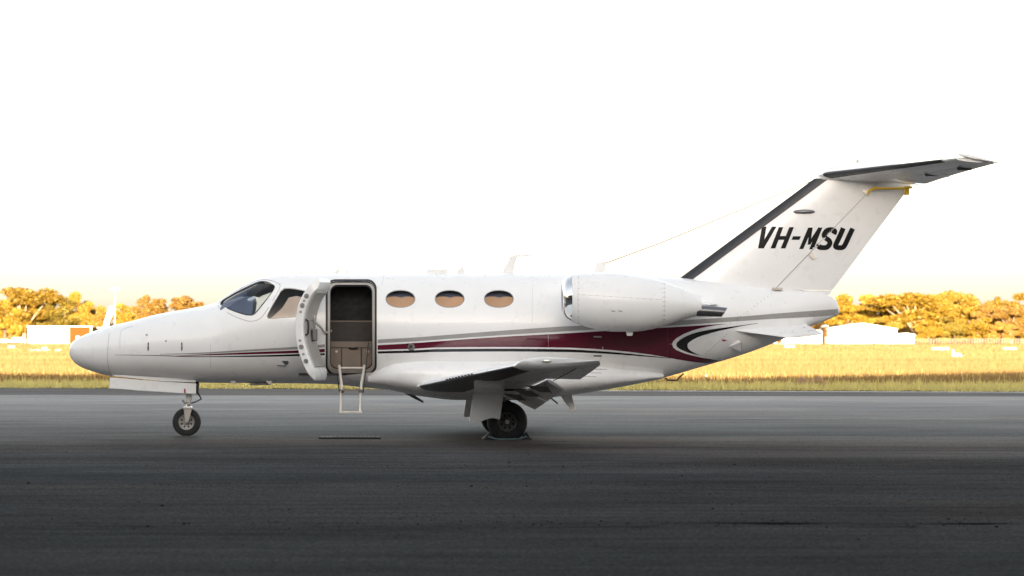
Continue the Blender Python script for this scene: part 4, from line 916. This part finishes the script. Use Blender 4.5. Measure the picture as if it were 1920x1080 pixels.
MB().prism([(-.7, 0, 0), (-.2, 0, 0), (-.35, 0, 1.6), (-.7, 0, 1.5)], (0, .3, 0)).build('post', M['marker'], o, smooth=False, bevel=.05); MB().prism([(-.4, 0, .2), (1.3, 0, .25), (.8, 0, .85), (-.3, 0, .9)], (0, .3, 0)).build('vane', M['marker'], o, smooth=False, bevel=.05)
# perimeter fence
fx0, fy = G(1715, 1105); fx1, _ = G(1935, 1105); fo_ = empty('perimeter_fence', (fx0, fy, 0)); tag(fo_, 'pale post-and-rail perimeter fence below the trees at the right', 'fence')
nP = 44; fme_ = MB().box((0, 0, .8), (.16, .16, 1.6)).mesh('post', False); fme_.materials.append(M['fence'])
for i in range(nP):
    p = bpy.data.objects.new('post', fme_); C.objects.link(p); p.parent = fo_; p.location = ((fx1 - fx0) * i / (nP - 1), 0, 0)
for z in (.5, 1.0, 1.45): MB().box(((fx1 - fx0) / 2, .1, z), (fx1 - fx0, .05, .1)).build('rail', M['fence'], fo_, smooth=False)

# ------------------------------------------------------------------ trees
def crown_mesh(seed, lobes, nleaf, size, flat=.75):
    rnd = random.Random(seed); v = []; f = []
    for (cx, cy, cz, r) in lobes:
        for _ in range(int(nleaf * r * r)):
            th = rnd.uniform(0, 2 * math.pi); u = rnd.uniform(-1, 1); rr = r * (rnd.random() ** .28) * rnd.uniform(.8, 1.08); s_ = math.sqrt(1 - u * u)
            p = Vector((cx + rr * s_ * math.cos(th), cy + rr * s_ * math.sin(th), cz + rr * u * flat))
            n_ = Vector((rnd.gauss(0, 1), rnd.gauss(0, .8) - 1.1, rnd.gauss(0, .8))).normalized(); a_ = n_.orthogonal().normalized(); b2 = n_.cross(a_); k = size * rnd.uniform(.5, 1.3); t_ = rnd.uniform(0, 6.28)
            e1 = (a_ * math.cos(t_) + b2 * math.sin(t_)) * k; e2 = (b2 * math.cos(t_) - a_ * math.sin(t_)) * k * .6; i0 = len(v)
            v += [p - e1 - e2 * .3, p + e2, p + e1 - e2 * .3, p - e2]; f.append((i0, i0 + 1, i0 + 2, i0 + 3))
    me = bpy.data.meshes.new('crown'); me.from_pydata([tuple(x) for x in v], [], f); me.update(); return me
def tree_variant(seed, kind):
    rnd = random.Random(seed); lobes = []; tr = MB(); H = 10.0
    if kind == 'gum':                                     # open crown in separate plates on pale limbs
        tr.path([(0, 0, -.1), (rnd.uniform(-.2, .2), 0, 1.6), (rnd.uniform(-.3, .3), 0, 3)], [.28, .22, .18], 8)
        for i in range(9):
            a_ = i * 2.4 + rnd.random(); rr = rnd.uniform(.8, 3.2); z = rnd.uniform(5.6, 9.2) - rr * .3
            tip = (rr * math.cos(a_), rr * math.sin(a_), z); tr.path([(0, 0, rnd.uniform(1.4, 3)), (tip[0] * .45, tip[1] * .45, 2.4 + z * .32), tip], [.15, .10, .03], 6)
            lobes.append((tip[0] * .8 + rnd.uniform(-.6, .6), tip[1] * .8, rnd.uniform(3.2, 5.5), rnd.uniform(.7, 1.3)))
            for _ in range(4): lobes.append((tip[0] + rnd.uniform(-.8, .8), tip[1] + rnd.uniform(-.8, .8), tip[2] + rnd.uniform(-.7, .5), rnd.uniform(.6, 1.25)))
    elif kind == 'dense':
        tr.path([(0, 0, -.1), (.1, 0, 2), (0, 0, 6)], [.3, .24, .1], 8)
        for i in range(34):
            a_ = rnd.uniform(0, 6.28); z = rnd.uniform(1.4, 9.2); mr = 3.1 * math.sin(math.pi * min(1, (z + 1.2) / 11)) ** .7; rr = mr * rnd.random() ** .5
            lobes.append((rr * math.cos(a_), rr * math.sin(a_), z - rr * .15, rnd.uniform(.6, 1.3)))
        for i in range(6):
            l_ = lobes[i * 5]; tr.path([(0, 0, l_[2] * .4), (l_[0] * .6, l_[1] * .6, l_[2] * .8), l_[:3]], [.12, .07, .02], 6)
    elif kind == 'umbrella':
        tr.path([(0, 0, -.1), (.2, 0, 3), (0, 0, 5)], [.26, .2, .16], 8)
        for i in range(26):
            a_ = rnd.uniform(0, 6.28); rr = 4.2 * rnd.random() ** .6; z = 9.2 - rr * rr * .12 - rnd.random() * 1.2; lobes.append((rr * math.cos(a_), rr * math.sin(a_), z, rnd.uniform(.5, 1.0)))
            if i % 3 == 0: tr.path([(0, 0, 4.2), (rr * .5 * math.cos(a_), rr * .5 * math.sin(a_), 6.6), lobes[-1][:3]], [.13, .08, .02], 6)
        for i in range(14):
            a_ = rnd.uniform(0, 6.28); rr = 2.6 * rnd.random() ** .5; lobes.append((rr * math.cos(a_), rr * math.sin(a_), rnd.uniform(2, 6), rnd.uniform(.6, 1.2)))
    else:                                                   # low bush
        tr.path([(0, 0, -.1), (0, 0, 4)], [.2, .08], 6)
        for i in range(20):
            a_ = rnd.uniform(0, 6.28); z = rnd.uniform(.8, 8.8); mr = 4.0 * math.sqrt(max(0, 1 - (z / 10.4) ** 2)); rr = mr * rnd.random() ** .5; lobes.append((rr * math.cos(a_), rr * math.sin(a_), z, rnd.uniform(.9, 1.6)))
    return tr.mesh('trunk'), crown_mesh(seed, lobes, 230, .24, .8)
VAR = {k: [tree_variant(11 * i + j * 3 + 5, k) for i in range(2)] for j, k in enumerate(('gum', 'dense', 'umbrella', 'bush'))}
MESHC = {}
def tree(px, py_top, wpx, kind, leaf, label, d, name='gum_tree', seed=0):
    tm, cm = VAR[kind][seed % 2]; x, y = G(px, d); hgt = HC + (636 - py_top) * d / FP; zs = sorted(v_.co.z for v_ in cm.vertices); xs_ = sorted(v_.co.x for v_ in cm.vertices); k = hgt / zs[int(len(zs) * .99)]; natural = xs_[int(len(xs_) * .97)] - xs_[int(len(xs_) * .03)]
    kw = wpx * 1.22 * d / FP / natural
    o = empty(name, (x, y, 0), seed * 1.7); o.scale = (kw, kw, k); tag(o, label, 'tree' if name != 'shrub' else 'shrub', 'trees along the far edge of the airfield')
    bm_ = 'wood' if kind in ('gum',) else 'bark'
    for nm, me, mt in (('trunk', tm, bm_), ('crown', cm, leaf)):
        key = (me.name, mt)
        if key not in MESHC:
            m2 = me.copy(); m2.materials.clear(); m2.materials.append(M[mt]); MESHC[key] = m2
        c_ = bpy.data.objects.new(nm, MESHC[key]); C.objects.link(c_); c_.parent = o
TR = [(8, 566, 46, 'dense', 'leaf', 'leafy golden tree cut by the left edge of the picture', 1180),
 (45, 542, 66, 'gum', 'leaf', 'tallest golden gum tree, near the left edge above the parked van', 1185),
 (84, 553, 34, 'gum', 'leaf', 'thin sparse-topped gum just right of the tallest left one', 1215),
 (105, 558, 62, 'dense', 'leafg', 'broad greener tree directly behind the flat-roofed hangar', 1190),
 (143, 552, 44, 'dense', 'leaf', 'tall rounded tree above the rust end of the hangar', 1195),
 (163, 567, 36, 'dense', 'leafg', 'darker tree just right of the rust hangar end', 1210),
 (186, 577, 40, 'dense', 'leafr', 'rusty tree left of the small swept tail fin', 1200),
 (228, 572, 42, 'dense', 'leaf', 'rounded tree right of the light pole above the nose', 1220),
 (243, 588, 44, 'bush', 'leaf', 'low bushy tree just above the nose cone ridge', 1180),
 (273, 557, 42, 'dense', 'leafr', 'upright tree above the middle of the nose', 1190),
 (326, 559, 104, 'umbrella', 'leafr', 'wide flat-topped tree in front of the windshield', 1185),
 (302, 572, 44, 'dense', 'leaf', 'small golden tree just left of the wide flat-topped one', 1200),
 (1590, 556, 62, 'dense', 'leaf', 'dense golden tree touching the tail cone, behind the white hangar', 1190),
 (1625, 556, 56, 'dense', 'leaf', 'rounded golden tree above the left half of the white hangar roof', 1200),
 (1662, 558, 60, 'gum', 'leaf', 'golden gum above the right half of the white hangar roof', 1205),
 (1668, 598, 42, 'bush', 'leafg', 'dark shaded low tree at the right roof edge of the white hangar', 1150),
 (1716, 553, 72, 'gum', 'leaf', 'big gum with pale forked limbs right of the white annex', 1175),
 (1752, 556, 52, 'dense', 'leaf', 'dense golden tree right of the pale forked gum', 1215),
 (1781, 549, 40, 'gum', 'leaf', 'tallest thin gum of the right row with a sparse top', 1225),
 (1790, 597, 44, 'bush', 'leafg', 'low green bushy tree in front of the right row, left of the second bush', 1170),
 (1818, 556, 62, 'dense', 'leaf', 'broad golden tree in the middle of the right row', 1200),
 (1832, 598, 46, 'bush', 'leaf', 'low round golden bushy tree in front of the right row', 1168),
 (1852, 570, 44, 'dense', 'leafr', 'rusty brown tree near the right edge', 1190),
 (1868, 559, 38, 'umbrella', 'leaf', 'small flat-topped tree near the right edge', 1215),
 (1896, 575, 40, 'gum', 'leafr', 'pale-limbed rusty gum at the right edge', 1175),
 (1918, 553, 60, 'dense', 'leaf', 'tall golden tree cut by the right edge of the picture', 1205),
 (1880, 605, 40, 'bush', 'leafr', 'low rusty bush beside the fence at the right edge', 1160),
 (1745, 605, 36, 'bush', 'leaf', 'low golden bush behind the left end of the fence', 1165)]
for i, (px, py, wd, k, lf, lab, d) in enumerate(TR): tree(px, py, wd, k, lf, lab, d, 'bushy_tree' if k == 'bush' else 'gum_tree', i)
# distant wood closing the gaps, one mass
rnd = random.Random(3); lob = []
x0, x1 = -330, 330; x = x0
while x < x1:
    lob.append((x, rnd.uniform(-6, 6), rnd.uniform(2.0, 6.5), rnd.uniform(2.4, 4.6))); x += rnd.uniform(.8, 2)
wm = crown_mesh(9, lob, 95, .36, .9); wm.materials.append(M['leafr']); wo = bpy.data.objects.new('distant_wood', wm); C.objects.link(wo); wo.location = (0, 1260 - DC, 0)
tag(wo, 'low distant wood behind the single trees', 'wood', kind='stuff')
# rough grass along the paving edge and over the verge
rnd = random.Random(8); v = []; f = []
for i in range(60000):
    x = rnd.uniform(-24, 24); t_ = rnd.random() ** 1.15; y = edge_y(x) + .1 - .9 * max(0, math.sin(x * .9) * math.sin(x * .37 + 1) + .25 * math.sin(x * 4.1)) + t_ * 38; hh = rnd.uniform(.06, .18) * (1.9 if rnd.random() < .06 else 1); w = rnd.uniform(.012, .03); lx, ly = rnd.gauss(0, .05), rnd.gauss(0, .04); a_ = rnd.uniform(0, 3.14); i0 = len(v)
    v += [(x - w * math.cos(a_), y - w * math.sin(a_), 0), (x + w * math.cos(a_), y + w * math.sin(a_), 0), (x + lx, y + ly, hh)]; f.append((i0, i0 + 1, i0 + 2))
me = bpy.data.meshes.new('verge_grass'); me.from_pydata(v, [], f); me.materials.append(M['blade']); vg = bpy.data.objects.new('verge_grass', me); C.objects.link(vg)
tag(vg, 'rough green grass along the edge of the apron', 'grass', kind='stuff')
rnd = random.Random(21); v = []; f = []
for i in range(130000):
    d = 1 / rnd.uniform(1 / 1075, 1 / 106); x = rnd.uniform(-.165, .165) * d; y = d - DC
    if y < edge_y(x) + 12: continue
    hh = rnd.uniform(.10, .30); w = d * rnd.uniform(.0001, .0003); a_ = rnd.gauss(0, .6); ly = rnd.uniform(-.3, .1) * hh; i0 = len(v)
    v += [(x - w * math.cos(a_), y - w * math.sin(a_), 0), (x + w * math.cos(a_), y + w * math.sin(a_), 0), (x + rnd.gauss(0, 1) * w, y + ly, hh)]; f.append((i0, i0 + 1, i0 + 2))
me = bpy.data.meshes.new('field_grass'); me.from_pydata(v, [], f); me.materials.append(M['straw']); fg = bpy.data.objects.new('field_grass', me); C.objects.link(fg)
tag(fg, 'dry golden grass standing across the sunlit airfield', 'grass', kind='stuff')
def tussock(px, py, r, lab, seed):
    rn = random.Random(seed); v = []; f = []; x, y = G(px, gd(py))
    for i in range(260):
        a_ = rn.uniform(0, 6.28); q_ = r * rn.random(); hx_ = math.cos(a_) * q_; hy_ = math.sin(a_) * q_; hh = r * rn.uniform(.5, 1.0) * (1.15 - q_ / r * .7); w = .02; i0 = len(v)
        v += [(hx_ * .5 - w, hy_ * .5, 0), (hx_ * .5 + w, hy_ * .5, 0), (hx_, hy_, hh)]; f.append((i0, i0 + 1, i0 + 2))
    me = bpy.data.meshes.new('blades'); me.from_pydata(v, [], f); me.materials.append(M['blade_p']); o = bpy.data.objects.new('grass_tussock', me); C.objects.link(o); o.location = (x, y, 0); tag(o, lab, 'grass tuft', 'dry tussocks on the verge')
M['blade_p'] = leafmat('dry_tussock', [(.26, .17, .1), (.33, .22, .13), (.4, .28, .17)], 3)
tussock(1504, 724, .32, 'dry pinkish grass tuft on the verge, left of two below the tail', 1); tussock(1534, 724, .34, 'dry pinkish grass tuft on the verge, right of two below the tail', 2)
# loose grit swept against the paving seams
rnd = random.Random(5); v = []; f = []
for i in range(420):
    if i % 3: d = rnd.choice((26.3, 26.3, 25.9, 38, 33)) + rnd.gauss(0, .35); x = rnd.gauss(2.2, 1.6) if i % 2 else rnd.uniform(-4, 4)
    else: d = rnd.uniform(23, 48); x = rnd.uniform(-.15, .15) * d
    r = rnd.uniform(.003, .009) * (1.8 if rnd.random() < .06 else 1); y = d - DC; i0 = len(v); a_ = rnd.uniform(0, 3)
    v += [(x + r * 1.3 * math.cos(a_ + k * 1.57) , y + r * 1.3 * math.sin(a_ + k * 1.57), .008) for k in range(4)] + [(x, y, .008 + r)]; f += [(i0 + k, i0 + (k + 1) % 4, i0 + 4) for k in range(4)]
me = bpy.data.meshes.new('loose_grit'); me.from_pydata(v, [], f); me.materials.append(M['seam']); o = bpy.data.objects.new('loose_grit', me); C.objects.link(o)
tag(o, 'dark loose grit scattered on the apron', 'grit', kind='stuff')
